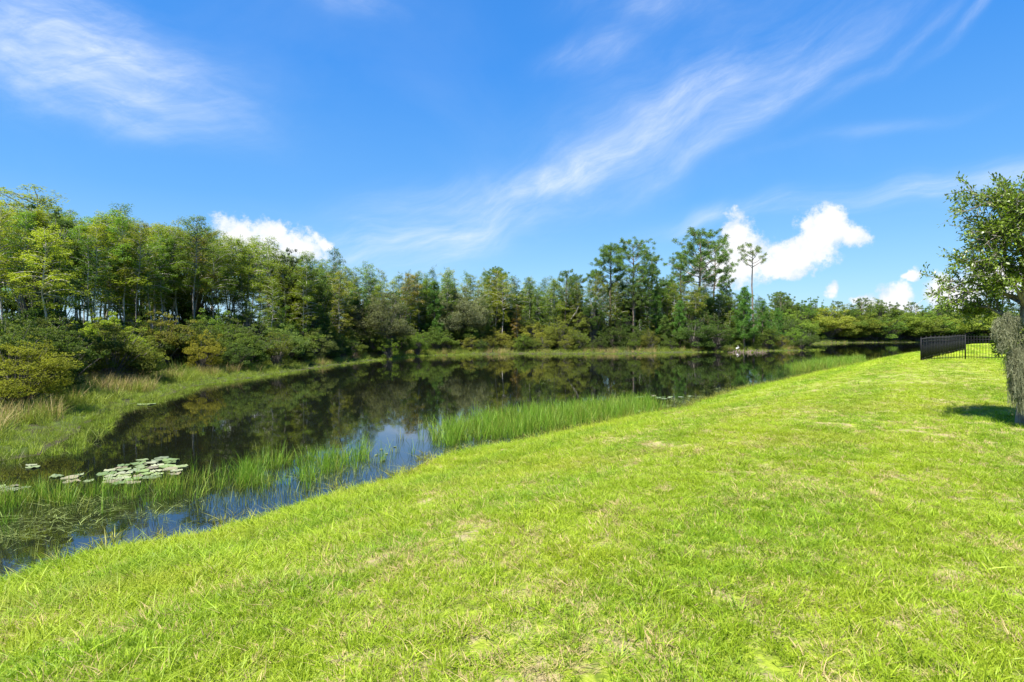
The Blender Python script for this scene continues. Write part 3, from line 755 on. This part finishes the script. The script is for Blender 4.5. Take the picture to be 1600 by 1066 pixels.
hero(GREY[0], 'moss_hung_oak', 592, 462, 66, 6, (.080, .094, .060), 'round grey moss-hung oak at the water edge', 'oak', 'grey moss-hung oaks on the far shore', parts=('trunk', 'crown'), wide=1.15)
hero(GREY[1], 'moss_hung_oak', 716, 452, 86, 6, (.090, .104, .075), 'second paler grey moss-hung oak set back among the trees', 'oak', 'grey moss-hung oaks on the far shore', wide=1.0)
GPN = 'tall pines above the woods'
for (px, py, d, pr, wd, lb) in [(955, 386, 96, 2, 1.15, 'narrow dark tall pine, left one of the tall pair beside the water'),
                                (990, 381, 95, 1, 1.15, 'broad tall pine with straight bare trunk reaching to the water edge'),
                                (1020, 402, 100, 0, 1.0, 'shorter leafy pine against the right side of the tall pair'),
                                (1062, 398, 112, 0, 1.0, 'thin-crowned pine left of the tallest pine'),
                                (1093, 366, 103, 1, 1.3, 'tallest widest pine with heavy trunk and open crown'),
                                (1118, 384, 112, 0, 1.05, 'pine tucked behind the right side of the tallest pine'),
                                (1135, 432, 116, 2, .8, 'small sparse pine right of the tallest pine'),
                                (776, 421, 92, 2, 1.0, 'slender pine with bare lower trunk left of the leaning dead trunk'),
                                (885, 428, 92, 0, .85, 'low pine crown just above the leaning dead trunk'),
                                (930, 425, 99, 2, .9, 'small pine at the left foot of the tall pair')]:
    hero(PI_[pr], 'pine_tree', px, py, d, 17, (.070, .130, .032), lb, 'pine', GPN, wide=wd)
hero(LONE, 'pine_tree', 1178, 390, 104, 17, (.085, .125, .045), 'lone flat-topped pine with long bare trunk standing clear against the sky', 'pine', GPN, wide=.95)
for (px, py, d, lb) in [(1163, 448, 98, 'bright green young pine at the foot of the lone pine'), (1192, 470, 100, 'short young pine right of the lone pine trunk'), (1025, 462, 95, 'dark young pine spire between the tall pines'),
                        (1062, 470, 94, 'young pine left of the tallest pine trunk'), (1215, 482, 110, 'young pine near the tip of the wooded point'), (678, 440, 82, 'deep green young pine between the two grey oaks'),
                        (905, 455, 93, 'young pine right of the leaning dead trunk')]:
    hero(YP[len(lb) % 2], 'young_pine', px, py, d, 7, (.050, .120, .026), lb, 'young pine', 'young pines in the woods', wide=1.0)

# filler trees, front to back
cnt = 0
px = 385.0
while px < 1150:
    for b0, b1, t0, t1 in ((9, 14, 468, 500), (15, 22, 445, 480)):
        q = px + random.uniform(-9, 9); u = random.random()
        if u < (.6 if q < 560 else .33): continue
        pr, H0 = random.choice([(x_, 9) for x_ in RT] + [(x_, 12) for x_ in CYB[:3]] + [(x_, 7) for x_ in YP]); cn, cc = random.choice((('dark green', DK), ('mid green', (.060, .105, .024)), ('dark green', (.045, .085, .022)), ('olive', (.085, .110, .026))))
        nm = 'understorey_tree'
        hero(pr, nm, q, random.uniform(t0, t1), dshore(q) + random.uniform(b0, b1), H0, jc(cc), 'short %s understorey tree %s' % (cn, zone(q)), 'tree', 'short %s understorey trees %s' % (cn, zone(q)), wide=random.uniform(.95, 1.35))
    px += random.uniform(13, 18)
px = -170.0
while px < 1215:
    for row, (b0, b1) in enumerate(((8, 14), (14, 24), (24, 38))):
        q = px + random.uniform(-9, 9); ds = dshore(q)
        if q < 420: b0 += 5; b1 += 5
        if row == 2 and q < 440 and random.random() < .15: continue
        d = ds + random.uniform(b0, b1)
        if 1060 < q: d = ds + random.uniform(b0 * .8, b1 * .8)
        top = top_row(q) + random.choice((2, 8, 14, 22, 34)) * (1.5 if row == 0 else .7)
        u = random.random()
        cn, cc = random.choices((('olive', OL), ('fresh green', GR), ('yellow-green', YG), ('brownish', BR), ('dark green', DK)), (4.5, 5, 2.2, .35, 1.3))[0]; col = jc(cc)
        protos = CYA if (q < 430 or (row == 0 and u < .5)) else CYB + CYA[:2]
        if q > 880 and u < .35: hero(random.choice(PI_), 'pine_tree', q, top, d, 17, jc((.065, .120, .030)), 'slender pine among the cypresses ' + zone(q), 'pine', 'background pines ' + zone(q), wide=1.0)
        elif u > .93: hero(random.choice(RT), 'broadleaf_tree', q, top + 14, d, 9, jc(DK), 'dark leafy tree among the cypresses ' + zone(q), 'tree', 'broadleaf trees ' + zone(q), wide=.75)
        else: hero(random.choice(protos), 'cypress_tree', q, top, d, 12, col, ('%s cypress packed ' if row else '%s front-row cypress ') % cn + zone(q), 'cypress', ('%s cypresses packed ' if row else '%s front-row cypresses ') % cn + zone(q), wide=random.uniform(.75, 1.12), lean=.03)
        cnt += 1
    px += random.uniform(15, 21) if px > 0 else 30
# across the far water
px = 1196.0
while px < 1900:
    for row in range(3):
        q = px + random.uniform(-8, 8); x_, d = at(q, 215.0)
        d = float(np.interp(x_, [95, 125, 154, 220, 300, 480], [190, 210, 218, 230, 240, 260])) + 3 + row * random.uniform(6, 11)
        top = top_row(q) + random.choice((-4, 3, 10, 18)); u = random.random()
        zt_ = zone(q)
        cn, cc = random.choice((('fresh green', GR), ('olive', (.085, .130, .030)), ('fresh green', GR), ('mid green', (.065, .115, .026)))); rw = ('front', 'middle', 'back')[row]
        if u < .55: hero(random.choice(RT), 'broadleaf_tree', q, top, d, 9, jc(cc), '%s bushy tree in the %s row %s' % (cn, rw, zt_), 'tree', '%s bushy trees in the %s row %s' % (cn, rw, zt_), wide=.85)
        elif u < .8: hero(random.choice(CYB), 'cypress_tree', q, top, d, 12, jc(random.choice((OL, YG))), 'feathery cypress on the shore ' + zt_, 'cypress', 'cypresses ' + zt_, wide=1.4)
        else: hero(random.choice(PI_), 'pine_tree', q, top - 3, d, 17, jc((.06, .11, .03)), 'green pine on the shore ' + zt_, 'pine', 'pines ' + zt_, wide=1.1)
    px += random.uniform(17, 24)
    if px > 1720: break

# shrubs along the far shore
GS = 'shrubs along the wooded shore'
YEL = (.230, .215, .025)
for (px, py, d, pr, col, wd, lb) in [
    (28, 530, 18.5, SHL[0], (.150, .170, .024), 1.35, 'yellow-flecked green bush nearest the left shore grasses'),
    (-40, 520, 20, SHL[1], (.150, .165, .026), 1.4, 'yellow-green bush cut off by the left edge of the view'),
    (75, 560, 21.5, SHL[1], (.165, .180, .024), 1.2, 'low yellow-green bush right of the largest yellow-flecked bush'),
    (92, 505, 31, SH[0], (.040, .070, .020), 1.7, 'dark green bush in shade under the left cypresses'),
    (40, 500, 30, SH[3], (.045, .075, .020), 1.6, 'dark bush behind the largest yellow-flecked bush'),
    (168, 494, 31, SH[1], (.130, .185, .024), 1.1, 'bright lime-green bush behind the fan palm'),
    (210, 532, 29, SH[2], (.120, .150, .026), 1.1, 'low olive-green bush right of the fan palm'),
    (205, 512, 33, SH[4], (.100, .120, .028), 1.1, 'rusty olive bush behind the low olive-green bush'),
    (250, 492, 36, SH[0], (.110, .115, .026), 1.2, 'large rust-tinged olive bush in the middle of the left shore'),
    (290, 505, 37, SH[3], (.060, .090, .024), 1.1, 'dark green bush right of the rust-tinged bush'),
    (318, 520, 36, SH[1], (.160, .160, .026), .9, 'small yellowish bush among dark ones on the left shore'),
    (335, 488, 42, SH[2], (.085, .145, .030), 1.0, 'pale green bush below the white-trunked cypress'),
    (385, 512, 42, SH[4], (.070, .110, .040), 1.1, 'grey-green bush at the bend of the far shore'),
    (432, 482, 50, SH[0], (.085, .150, .035), .9, 'tall upright light green bush left of the dark broadleaf tree'),
    (445, 510, 47, SH[2], (.080, .125, .040), 1.1, 'wide green bush right of the shore bend'),
    (495, 515, 52, SH[1], (.085, .110, .040), 1.1, 'dull green bush with pale stems by the water'),
    (535, 524, 58, SH[3], (.060, .105, .024), 1.0, 'small rounded bush left of the grey oak'),
    (608, 530, 63, SH[4], (.085, .140, .020), 1.0, 'round bright-edged bush overhanging its own reflection'),
    (652, 520, 74, SH[2], (.075, .130, .024), 1.0, 'green bush at the right foot of the grey oak'),
    (735, 512, 84, SH[1], (.075, .150, .026), .8, 'light green upright bush below the second grey oak'),
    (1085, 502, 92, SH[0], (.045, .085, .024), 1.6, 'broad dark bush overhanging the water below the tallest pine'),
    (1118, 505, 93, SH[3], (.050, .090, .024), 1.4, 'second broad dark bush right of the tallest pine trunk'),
    (1200, 512, 99, SH[2], (.070, .110, .024), 1.2, 'green bush behind the pale dead stalks'),
    (1243, 514, 103, SH[4], (.110, .190, .036), 1.0, 'bright light green bush at the tip of the wooded point'),
    (1222, 524, 101, SH[1], (.120, .130, .030), .9, 'low yellow-olive bush near the tip of the wooded point')]:
    hero(pr, 'shrub', px, py, d, 3.0, col, lb, 'bush', GS, wide=wd, parts=('stems', 'foliage'))
px = -180.0
while px < 1262:
    for row, (b0, b1, t0, t1) in enumerate(((3.2, 6, 512, 535), (7, 13, 498, 518), (14, 26, 488, 510))):
        q = px + random.uniform(-10, 10); ds = dshore(q); d = ds + random.uniform(b0, b1)
        if 110 < q < 150 and d < 40: continue
        if row == 0 and (q < 330 or random.random() < .35): continue
        if q > 900: t0 += 4; t1 += 4
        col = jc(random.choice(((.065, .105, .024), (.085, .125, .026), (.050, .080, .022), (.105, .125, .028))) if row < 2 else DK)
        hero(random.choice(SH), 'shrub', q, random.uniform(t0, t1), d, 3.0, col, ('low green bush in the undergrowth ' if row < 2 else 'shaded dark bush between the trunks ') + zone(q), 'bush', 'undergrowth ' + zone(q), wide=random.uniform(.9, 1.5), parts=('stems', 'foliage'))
    px += random.uniform(19, 27)
px = 1205.0
while px < 1900:
    q = px; x_, d = at(q, 215.0); d = float(np.interp(x_, [95, 125, 154, 220, 300, 480], [190, 210, 218, 230, 240, 260])) + 1
    q += random.uniform(-5, 5); d += random.uniform(-.5, 4)
    hero(random.choice(SH), 'shrub', q, random.uniform(484, 508), d, 3.0, jc(random.choice(((.095, .150, .030), (.070, .115, .026), (.14, .18, .035)))), 'LOW' + zone(q), 'bush', 'bushes ' + zone(q), wide=1.5, parts=('stems', 'foliage'))
    px += random.uniform(8, 12)
    if px > 1700: break

# distant woods all round, one mass
n = 1500; th = rng.uniform(-np.pi, np.pi, n); dd_ = rng.uniform(300, 420, n)
P = np.column_stack([dd_ * np.sin(th), dd_ * np.cos(th)])
dv = []
for i, pr in enumerate(RT):
    me = pr[1].copy(); me.name = 'distant_crown'; me.materials[0] = M.setdefault('far', leaf_mat('distant_foliage', (.075, .110, .035), rnd=.6)); dv.append(bpy.data.objects.new('distant_%d' % i, me))
scatter('distant_woods', P, dv, rng.integers(0, 4, n), rng.uniform(.9, 1.25, n), 0, 'low distant woods glimpsed between the trunks along the horizon', 'woods', np.full(n, -1.5))

fern_v = [tuft('fern_%d' % i, M.setdefault('fern', leaf_mat('woodland_undergrowth', (0.080, 0.125, 0.030), var=.5, rnd=.7, trans=.4, yellow=(.22, .20, .04))), 46, .55, .35, 1.15, .07, .5, 3, seed=200 + i, curve=.8) for i in range(4)]
P = np.concatenate([rng.uniform((-70, 8), (100, 150), (16000, 2)), rng.uniform((70, 170), (300, 262), (9000, 2))]); z, dn, df, ins = field(P)
k = (~ins) & (df < dn) & (df > 3.6) & (df < 26); P, z, dfk = P[k], z[k], df[k]
scatter('undergrowth', P, fern_v, rng.integers(0, 4, len(P)), rng.uniform(.6, 1.2, len(P)) * np.where(dfk > 7, 1.35, .9), .12, 'shaded green undergrowth covering the floor of the woods', 'undergrowth', z)

# ---------------------------------------------------------------- fan palm, dead wood, stalks, bird
def fan_palm(x, y, label):
    e = bpy.data.objects.new('fan_palm', None); COL.objects.link(e); e.location = (x, y, gz(x, y)); tag(e, label, 'palm')
    r = np.random.default_rng(5); mb = MB(); mb.tube([(0, 0, -.1), (.05, 0, .5), (0, .05, 1.0)], [.14, .13, .10], 8)
    new_obj('trunk', mb.mesh('trunk', M['bark_oak'], True), e)
    for i in range(15):
        a = i * 2.4; el = r.uniform(.1, 1.3); L = r.uniform(.7, 1.1); fr = MB(); d = np.array([math.cos(a) * math.cos(el), math.sin(a) * math.cos(el), math.sin(el)])
        c = np.array([0, 0, 1.0]) + d * L; fr.tube([(0, 0, .95), tuple((np.array([0, 0, .97]) + c) / 2), tuple(c)], [.015, .012, .01], 4)
        sd = unit(np.cross(d, [0, 0, 1.])); up_ = np.cross(sd, d); k = 22; t = np.linspace(-1.5, 1.5, k)
        dr = np.cos(t)[:, None] * d + np.sin(t)[:, None] * sd + up_ * .15; ln = .55 * (1 - .2 * np.abs(t) / 1.5)
        dr = unit(dr + [0, 0, -.15]); fr.leaves(c + dr * ln[:, None] * .5, dr, np.tile(up_, (k, 1)), ln, np.full(k, .05), r.uniform(.2, .9, k))
        o = new_obj('frond', fr.mesh('frond', M['leaf']), e); o.color = (.075, .150, .035, 1)


x, y = at(134, 27.5); fan_palm(x, y, 'fan palm with spiky green fronds among the left shore bushes')


def dead_tree(px, dist, top_py, rad, branches, label, name='dead_tree', lean=None, mat='dead'):
    x, y = at(px, dist); z0 = gz(x, y); H = CAMZ + (HY - top_py) / F * dist - z0
    r = np.random.default_rng(int(px)); mb = MB(); s = np.linspace(0, 1, 9)
    ex = 0 if lean is None else lean
    pts = np.column_stack([ex * s + np.cumsum(r.normal(0, .04, 9)), np.cumsum(r.normal(0, .04, 9)), H * s - .1]); mb.tube(pts, rad * (1 - .65 * s), 8)
    o = new_obj(name, mb.mesh(name, M[mat], True), None, (x, y, z0)); tag(o, label, 'dead tree')
    for i in range(branches):
        f = r.uniform(.6, .98); c0 = np.array([np.interp(f, s, pts[:, q]) for q in range(3)]); a = math.pi * (i % 2) + r.normal(0, .7); L = H * r.uniform(.06, .2)
        bm = MB(); bm.tube([c0, c0 + [math.cos(a) * L * .5, math.sin(a) * L * .5, L * .35], c0 + [math.cos(a) * L * .9, math.sin(a) * L, L * .8], c0 + [math.cos(a) * L * .95, math.sin(a) * L, L * 1.3]], [rad * .4, rad * .3, rad * .2, rad * .06], 5)
        new_obj('limb', bm.mesh('limb', M[mat], True), o)


dead_tree(1430, 224, 474, .26, 9, 'bleached white dead tree with stubby limbs across the far water')
dead_tree(866, 91, 477, .14, 1, 'grey dead trunk leaning to the right in the woods', 'leaning_dead_trunk', lean=3.9, mat='dead_grey')
dead_tree(862, 90, 505, .10, 1, 'short broken pale stump left of the leaning dead trunk', 'dead_stump', mat='dead_grey')

mb = MB(); r = np.random.default_rng(9); bx, by = on_plane(1168, 551)
for i in range(46):
    x0 = r.uniform(-2.8, 2.8); y0 = r.uniform(-.5, .5); a = r.normal(0, .9); L = r.uniform(.3, .95)
    mb.tube([(x0, y0, -.05), (x0 + math.sin(a) * L * .5, y0, math.cos(a) * L * .55), (x0 + math.sin(a) * L * 1.05, y0 + r.normal(0, .1), math.cos(a) * L * .8)], [.035, .028, .012], 4)
tag(new_obj('dead_stalks', mb.mesh('dead_stalks', M.setdefault('stalk', plain_mat('pale_pink_brown_stalks', (.26, .19, .155), .9))), None, (bx, by, WZ)), 'pale broken dead stalks at the waterline of the wooded point', 'dead reeds', kind='stuff')


def egret(x, y, z, label):
    e = bpy.data.objects.new('white_bird', None); COL.objects.link(e); e.location = (x, y, z); tag(e, label, 'bird')
    b = MB(); s = np.linspace(0, 1, 9); b.tube(np.column_stack([-.28 + .5 * s, 0 * s, .30 + .06 * s]), .015 + .10 * np.sin(np.pi * s) ** .8, 10)
    t = np.linspace(0, 1, 10); b.tube(np.column_stack([.17 + .10 * np.sin(t * 5.2), 0 * t, .36 + .34 * t]), .042 * (1 - .55 * t) + .004, 8)
    hx = .17 + .10 * math.sin(5.2); b.tube([(hx - .03, 0, .70), (hx + .02, 0, .715), (hx + .07, 0, .71)], [.014, .034, .012], 8)
    new_obj('body', b.mesh('body', M['white'], True), e)
    k = MB(); k.tube([(hx + .06, 0, .71), (hx + .12, 0, .705), (hx + .19, 0, .70)], [.012, .008, .002], 6); new_obj('beak', k.mesh('beak', M['beak']), e)
    for sy in (-.035, .035):
        l_ = MB(); l_.tube([(-.02, sy, .30), (.0, sy, .16), (-.02, sy, 0), (.05, sy, -.005)], [.010, .007, .007, .004], 5); new_obj('leg', l_.mesh('leg', M['beak']), e)


x, y = at(1152, 95.0); egret(x, y, gz(x, y), 'small white wading bird on the far bank below the dark bushes')

# ---------------------------------------------------------------- lily pads
def pad_mesh(seed, col_tone):
    r = np.random.default_rng(seed); n = 18; a = np.linspace(.14, 2 * np.pi - .14, n); rad = .5 * (1 + r.normal(0, .025, n))
    v = [(0, 0, .004)] + [(rad[i] * math.cos(a[i]), rad[i] * math.sin(a[i]), .006 + .012 * abs(r.normal())) for i in range(n)]
    v2 = [(x_, y_, z_ - .008) for x_, y_, z_ in v]; f = []
    for i in range(1, n): f.append((0, i, i + 1)); f.append((n + 1, n + 1 + i + 1, n + 1 + i)); f.append((i, n + 1 + i, n + 2 + i, i + 1))
    f += [(0, n + 1, n + 2, 1), (0, n, n + 1 + n, n + 1)]
    me = bpy.data.meshes.new('lily_pad'); me.from_pydata(v + v2, [], f); me.materials.append(M['pad'])
    t = me.attributes.new('tone', 'FLOAT', 'FACE'); t.data.foreach_set('value', np.full(len(me.polygons), col_tone, np.float32)); return me


PADS = [pad_mesh(i, t) for i, t in enumerate((.3, .45, .6, .75))]
GP = [(.16, .20, .08), (.18, .21, .10), (.22, .19, .11), (.15, .21, .06), (.25, .26, .15)]


def pad(px, py, size, label, group, used=[]):
    x, y = on_plane(px, py)
    for (ux, uy, us) in used:
        if math.hypot(x - ux, y - uy) < (size + us) * .43: return
    used.append((x, y, size))
    o = new_obj('lily_pad', random.choice(PADS), None, (x, y, WZ + .006)); o.scale = (size, size, 1); o.rotation_euler = (random.uniform(-.02, .02), random.uniform(-.02, .02), random.uniform(0, 6.28))
    gi = random.randrange(5); o.color = (*GP[gi], 1)
    if label == 'RAFT': label = '%s lily pad at the %s %s edge of the large raft' % (('green', 'pale green', 'pinkish', 'deep green', 'greyish')[gi], 'far' if py < 735 else 'near', 'left' if px < 200 else 'middle' if px < 245 else 'right')
    tag(o, label, 'lily pad', group)


random.seed(5)
main_poly = np.array([(152, 752), (156, 742), (185, 730), (215, 720), (235, 716), (262, 717), (275, 722), (288, 734), (284, 741), (262, 744), (235, 750), (205, 757), (175, 755)])
for _ in range(1500):
    q = np.array([[random.uniform(150, 290), random.uniform(714, 758)]])
    if inside(q, main_poly)[0]: pad(q[0, 0], q[0, 1], random.uniform(.20, .36), 'RAFT', 'lily pads in the large raft')
for (cx, cy, sx, sy, k, lb) in [(55, 729, 18, 3, 7, 'lily pad in the small row at the left above the raft'), (12, 763, 22, 4, 9, 'lily pad at the left edge of the view among reeds'), (112, 746, 26, 7, 14, 'small lily pad in the loose scatter left of the raft'),
                                (1028, 621, 38, 2.2, 26, 'small lily pad beyond the tall bright reeds'), (1000, 642, 9, 2, 4, 'lily pad at the right end of the bright reeds')]:
    for _ in range(k): pad(random.gauss(cx, sx * .6), random.gauss(cy, sy * .5), random.uniform(.13, .27) * (1.3 if cx > 900 else 1), lb, lb.replace('lily pad', 'lily pads'))
pad(229, 632, .62, 'single pale lily pad alone near the far left bank', None); pad(240, 632.5, .6, 'small lily pad touching the lone pad near the far bank', None)
for px_, py_ in ((596, 703), (604, 710), (588, 712), (617, 699), (600, 720)): pad(px_, py_, .07, 'tiny dark floating leaf on the bright cloud reflection', 'tiny floating leaves on the cloud reflection')

# ---------------------------------------------------------------- black fence
fence = bpy.data.objects.new('metal_fence', None); COL.objects.link(fence)
c0 = np.array([21.57, 30.0]); dA = np.array([.733, -.68]); dB = np.array([.68, .733]); PAN = 1.83
fence.location = (c0[0], c0[1], 0); tag(fence, 'black metal picket fence around the neighbouring lawn corner', 'fence')
bm_ = MB(); bm_.box(0, 0, .61, .018, .018, 1.22); pick = bm_.mesh('picket', M['black'])
bm_ = MB(); bm_.box(0, 0, .62, .055, .055, 1.30); bm_.box(0, 0, 1.285, .068, .068, .03); post = bm_.mesh('post', M['black'])
bm_ = MB(); bm_.box(0, 0, 0, PAN - .06, .028, .028); rail = bm_.mesh('rail', M['black'])


def run(d, n, first):
    rz = math.atan2(d[1], d[0])
    for i in range(n + 1):
        a = c0 + d * PAN * i; za = gz(*a)
        if i or first:
            o = new_obj('post', post, fence, (a[0] - c0[0], a[1] - c0[1], za)); o.rotation_euler.z = rz
        if i == n: break
        b_ = c0 + d * PAN * (i + 1); zb = gz(*b_); mid = (a + b_) / 2 - c0; ang = math.atan2(zb - za, PAN)
        for h in (.14, 1.02, 1.16):
            o = new_obj('rail', rail, fence, (mid[0], mid[1], (za + zb) / 2 + h)); o.rotation_euler = (0, -ang, rz)
        for k in range(1, 16):
            t = k / 16; w = a + (b_ - a) * t - c0
            o = new_obj('picket', pick, fence, (w[0], w[1], za + (zb - za) * t)); o.rotation_euler.z = rz


run(dA, 5, True); run(dB, 13, False)

# ---------------------------------------------------------------- live oak with hanging moss at the right
def live_oak(x, y, label):
    r = np.random.default_rng(21); T = MB(); tips = []; C = MB()

    def grow(p, d, L, rad, lvl):
        n = 6; pts = [p]; q = p.copy(); dd = d.copy()
        for i in range(n):
            dd = unit(dd + r.normal(0, .14, 3) + np.array([0, 0, .03 if lvl < 2 else -.015])); q = q + dd * L / n; pts.append(q)
        pts = np.array(pts); T.tube(pts, np.linspace(rad, rad * .45, n + 1), 7 if lvl < 2 else 4)
        if lvl >= 2:
            for i in range(2, n + 1): tips.append((pts[i], dd, lvl))
        if lvl < 4:
            k = (6, 6, 5, 4)[lvl]
            for j in range(k):
                f = r.uniform(.3, 1) if lvl else r.uniform(.55, 1); i = min(n, max(1, int(round(f * n))))
                s_ = unit(np.cross(dd, r.normal(size=3))); nd = unit(dd * .75 + s_ * r.uniform(.6, 1.0) + [0, 0, .08]); grow(pts[i], nd, L * r.uniform(.48, .72), rad * .45, lvl + 1)
    trunk_pts = np.array([(0, 0, -.1), (.02, 0, .5), (-.03, .02, 1.0), (0, 0, 1.5), (.03, 0, 2.0), (.05, .02, 2.7), (.05, 0, 3.3)]); T.tube(trunk_pts, [.15, .115, .105, .10, .085, .06, .035], 10)
    for i, (h, a, e, L) in enumerate([(1.75, 2.9, .55, .55), (1.95, 3.5, .62, .72), (2.1, 2.5, .55, .85), (2.2, 4.4, .45, .8), (1.9, .3, .4, .95), (2.0, 1.2, .45, .95), (2.2, 5.4, .4, .95), (2.4, 3.1, .62, .95), (2.7, 1.0, .9, .8), (2.8, 4.6, .9, .8),
                                      (2.55, 2.85, .42, 1.08), (2.8, 3.4, .5, 1.0), (2.95, 2.8, .80, .95), (3.1, 5.8, 1.0, .7), (3.2, 3.3, 1.1, .65), (1.5, 3.3, .0, .32)]):
        p = np.array([np.interp(h, trunk_pts[:, 2], trunk_pts[:, 0]), 0, h]); grow(p, np.array([math.cos(a) * math.cos(e), math.sin(a) * math.cos(e), math.sin(e)]), L, .038, 1)
    pt = np.array([t[0] for t in tips]); dr = np.array([t[1] for t in tips])
    k = r.integers(0, len(pt), 24000); n = len(k)
    off = unit(r.normal(size=(n, 3))) * (r.uniform(.01, .09, n))[:, None]
    nn = unit(r.normal(0, .6, (n, 3)) + [0, 0, 1]); dd = unit(off + dr[k] * .04 + r.normal(0, .02, (n, 3)))
    keep = (pt[k][:, 2] > 1.2)
    c = (pt[k] + off)[keep]
    C.leaves(c, dd[keep], nn[keep], r.uniform(.05, .085, keep.sum()), r.uniform(.022, .034, keep.sum()), np.clip(r.normal(.5, .25, keep.sum()), 0, 1))
    e = bpy.data.objects.new('live_oak', None); COL.objects.link(e); z0 = gz(x, y); e.location = (x, y, z0); tag(e, label, 'oak')
    new_obj('trunk', T.mesh('trunk', M['bark_oak'], True), e); o = new_obj('crown', C.mesh('crown', M['oak_leaf']), e); o.color = (.185, .275, .030, 1)
    return z0


OX, OY = 8.66, 9.6
oz = live_oak(OX, OY, 'young live oak with glossy green leaves beside the fence at the right edge')


def moss(clumps, label, seed, thick=.0045):
    """clumps: centre x, y, top z, bottom z, radius, strands"""
    r = np.random.default_rng(seed); mb = MB()
    for cx, cy, ztop, zlow, rx, n in clumps:
        for i in range(n):
            a = r.uniform(0, 2 * np.pi); q = min(abs(r.normal(0, .6)), 1.5); x0, y0 = cx + rx * q * math.cos(a), cy + rx * q * math.sin(a)
            zt_ = ztop - abs(r.normal(0, .12)) - q * q * .10; L = max(.08, (zt_ - zlow) * r.uniform(.15, 1.0)); k = 8
            t = np.linspace(0, 1, k); wob_ = np.cumsum(r.normal(0, .013, (k, 2)), 0)
            pts = np.column_stack([x0 + wob_[:, 0], y0 + wob_[:, 1], zt_ - L * t]); w = thick * r.uniform(.6, 1.4)
            sa = r.uniform(0, np.pi); sx = np.column_stack([np.full(k, math.cos(sa)), np.full(k, math.sin(sa)), np.zeros(k)]) * w * .5
            mb.add(np.stack([pts + sx, pts - sx], 1).reshape(-1, 3), [(2 * j, 2 * j + 1, 2 * j + 3, 2 * j + 2) for j in range(k - 1)], r.uniform(.1, .9))
            m_ = 10; f = r.uniform(0, 1, m_); pc = np.column_stack([np.interp(f, t, pts[:, j]) for j in range(3)]); u = r.normal(size=(m_, 3)) * [1, 1, .6] + [0, 0, -.6]
            mb.leaves(pc + unit(u) * .015, u, r.normal(size=(m_, 3)), r.uniform(.03, .08, m_), np.full(m_, .004), r.uniform(.1, .9, m_))
    tag(new_obj('hanging_moss', mb.mesh('hanging_moss', M['moss']), None, (0, 0, 0)), label, 'moss', kind='stuff')


def ml(px, py_top, py_low, d, rx, n):
    x, y = at(px, d); return (x, y, CAMZ + (HY - py_top) / F * d, CAMZ + (HY - py_low) / F * d, rx, n)


moss([ml(1561, 494, 532, 9.25, .07, 300), ml(1574, 486, 548, 9.3, .09, 420), ml(1590, 492, 545, 9.35, .09, 400), ml(1567, 510, 556, 9.2, .04, 120)],
     'bushy grey moss clump on the low branch left of the oak trunk', 1)
moss([ml(1584, 540, 638, 9.3, .045, 480), ml(1597, 535, 650, 9.3, .07, 650), ml(1577, 542, 592, 9.25, .03, 150), ml(1590, 540, 622, 9.2, .04, 200)],
     'long grey moss curtain hanging down the oak trunk almost to the lawn', 2)
moss([(OX + .25, OY + .1, 2.2, .9, .2, 400)], 'grey moss hanging behind the oak trunk', 3)

# ---------------------------------------------------------------- look-alikes in the front rows are told apart by their order along the shore
ORD = ('first', 'second', 'third', 'fourth', 'fifth', 'sixth', 'seventh', 'eighth', 'ninth', 'tenth', 'eleventh', 'twelfth', 'thirteenth', 'fourteenth')
same = {}
for o in bpy.data.objects:
    if o.parent is None and 'category' in o.keys() and 'label' in o.keys(): same.setdefault(o['label'], []).append(o)
for lb, os_ in same.items():
    if len(os_) < 2 or len(os_) > 14: continue
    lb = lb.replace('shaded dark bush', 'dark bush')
    os_.sort(key=lambda o: o.location.x / max(o.location.y, 1))
    for i, o in enumerate(os_): o['label'] = '%s from left: %s' % (ORD[i], lb)
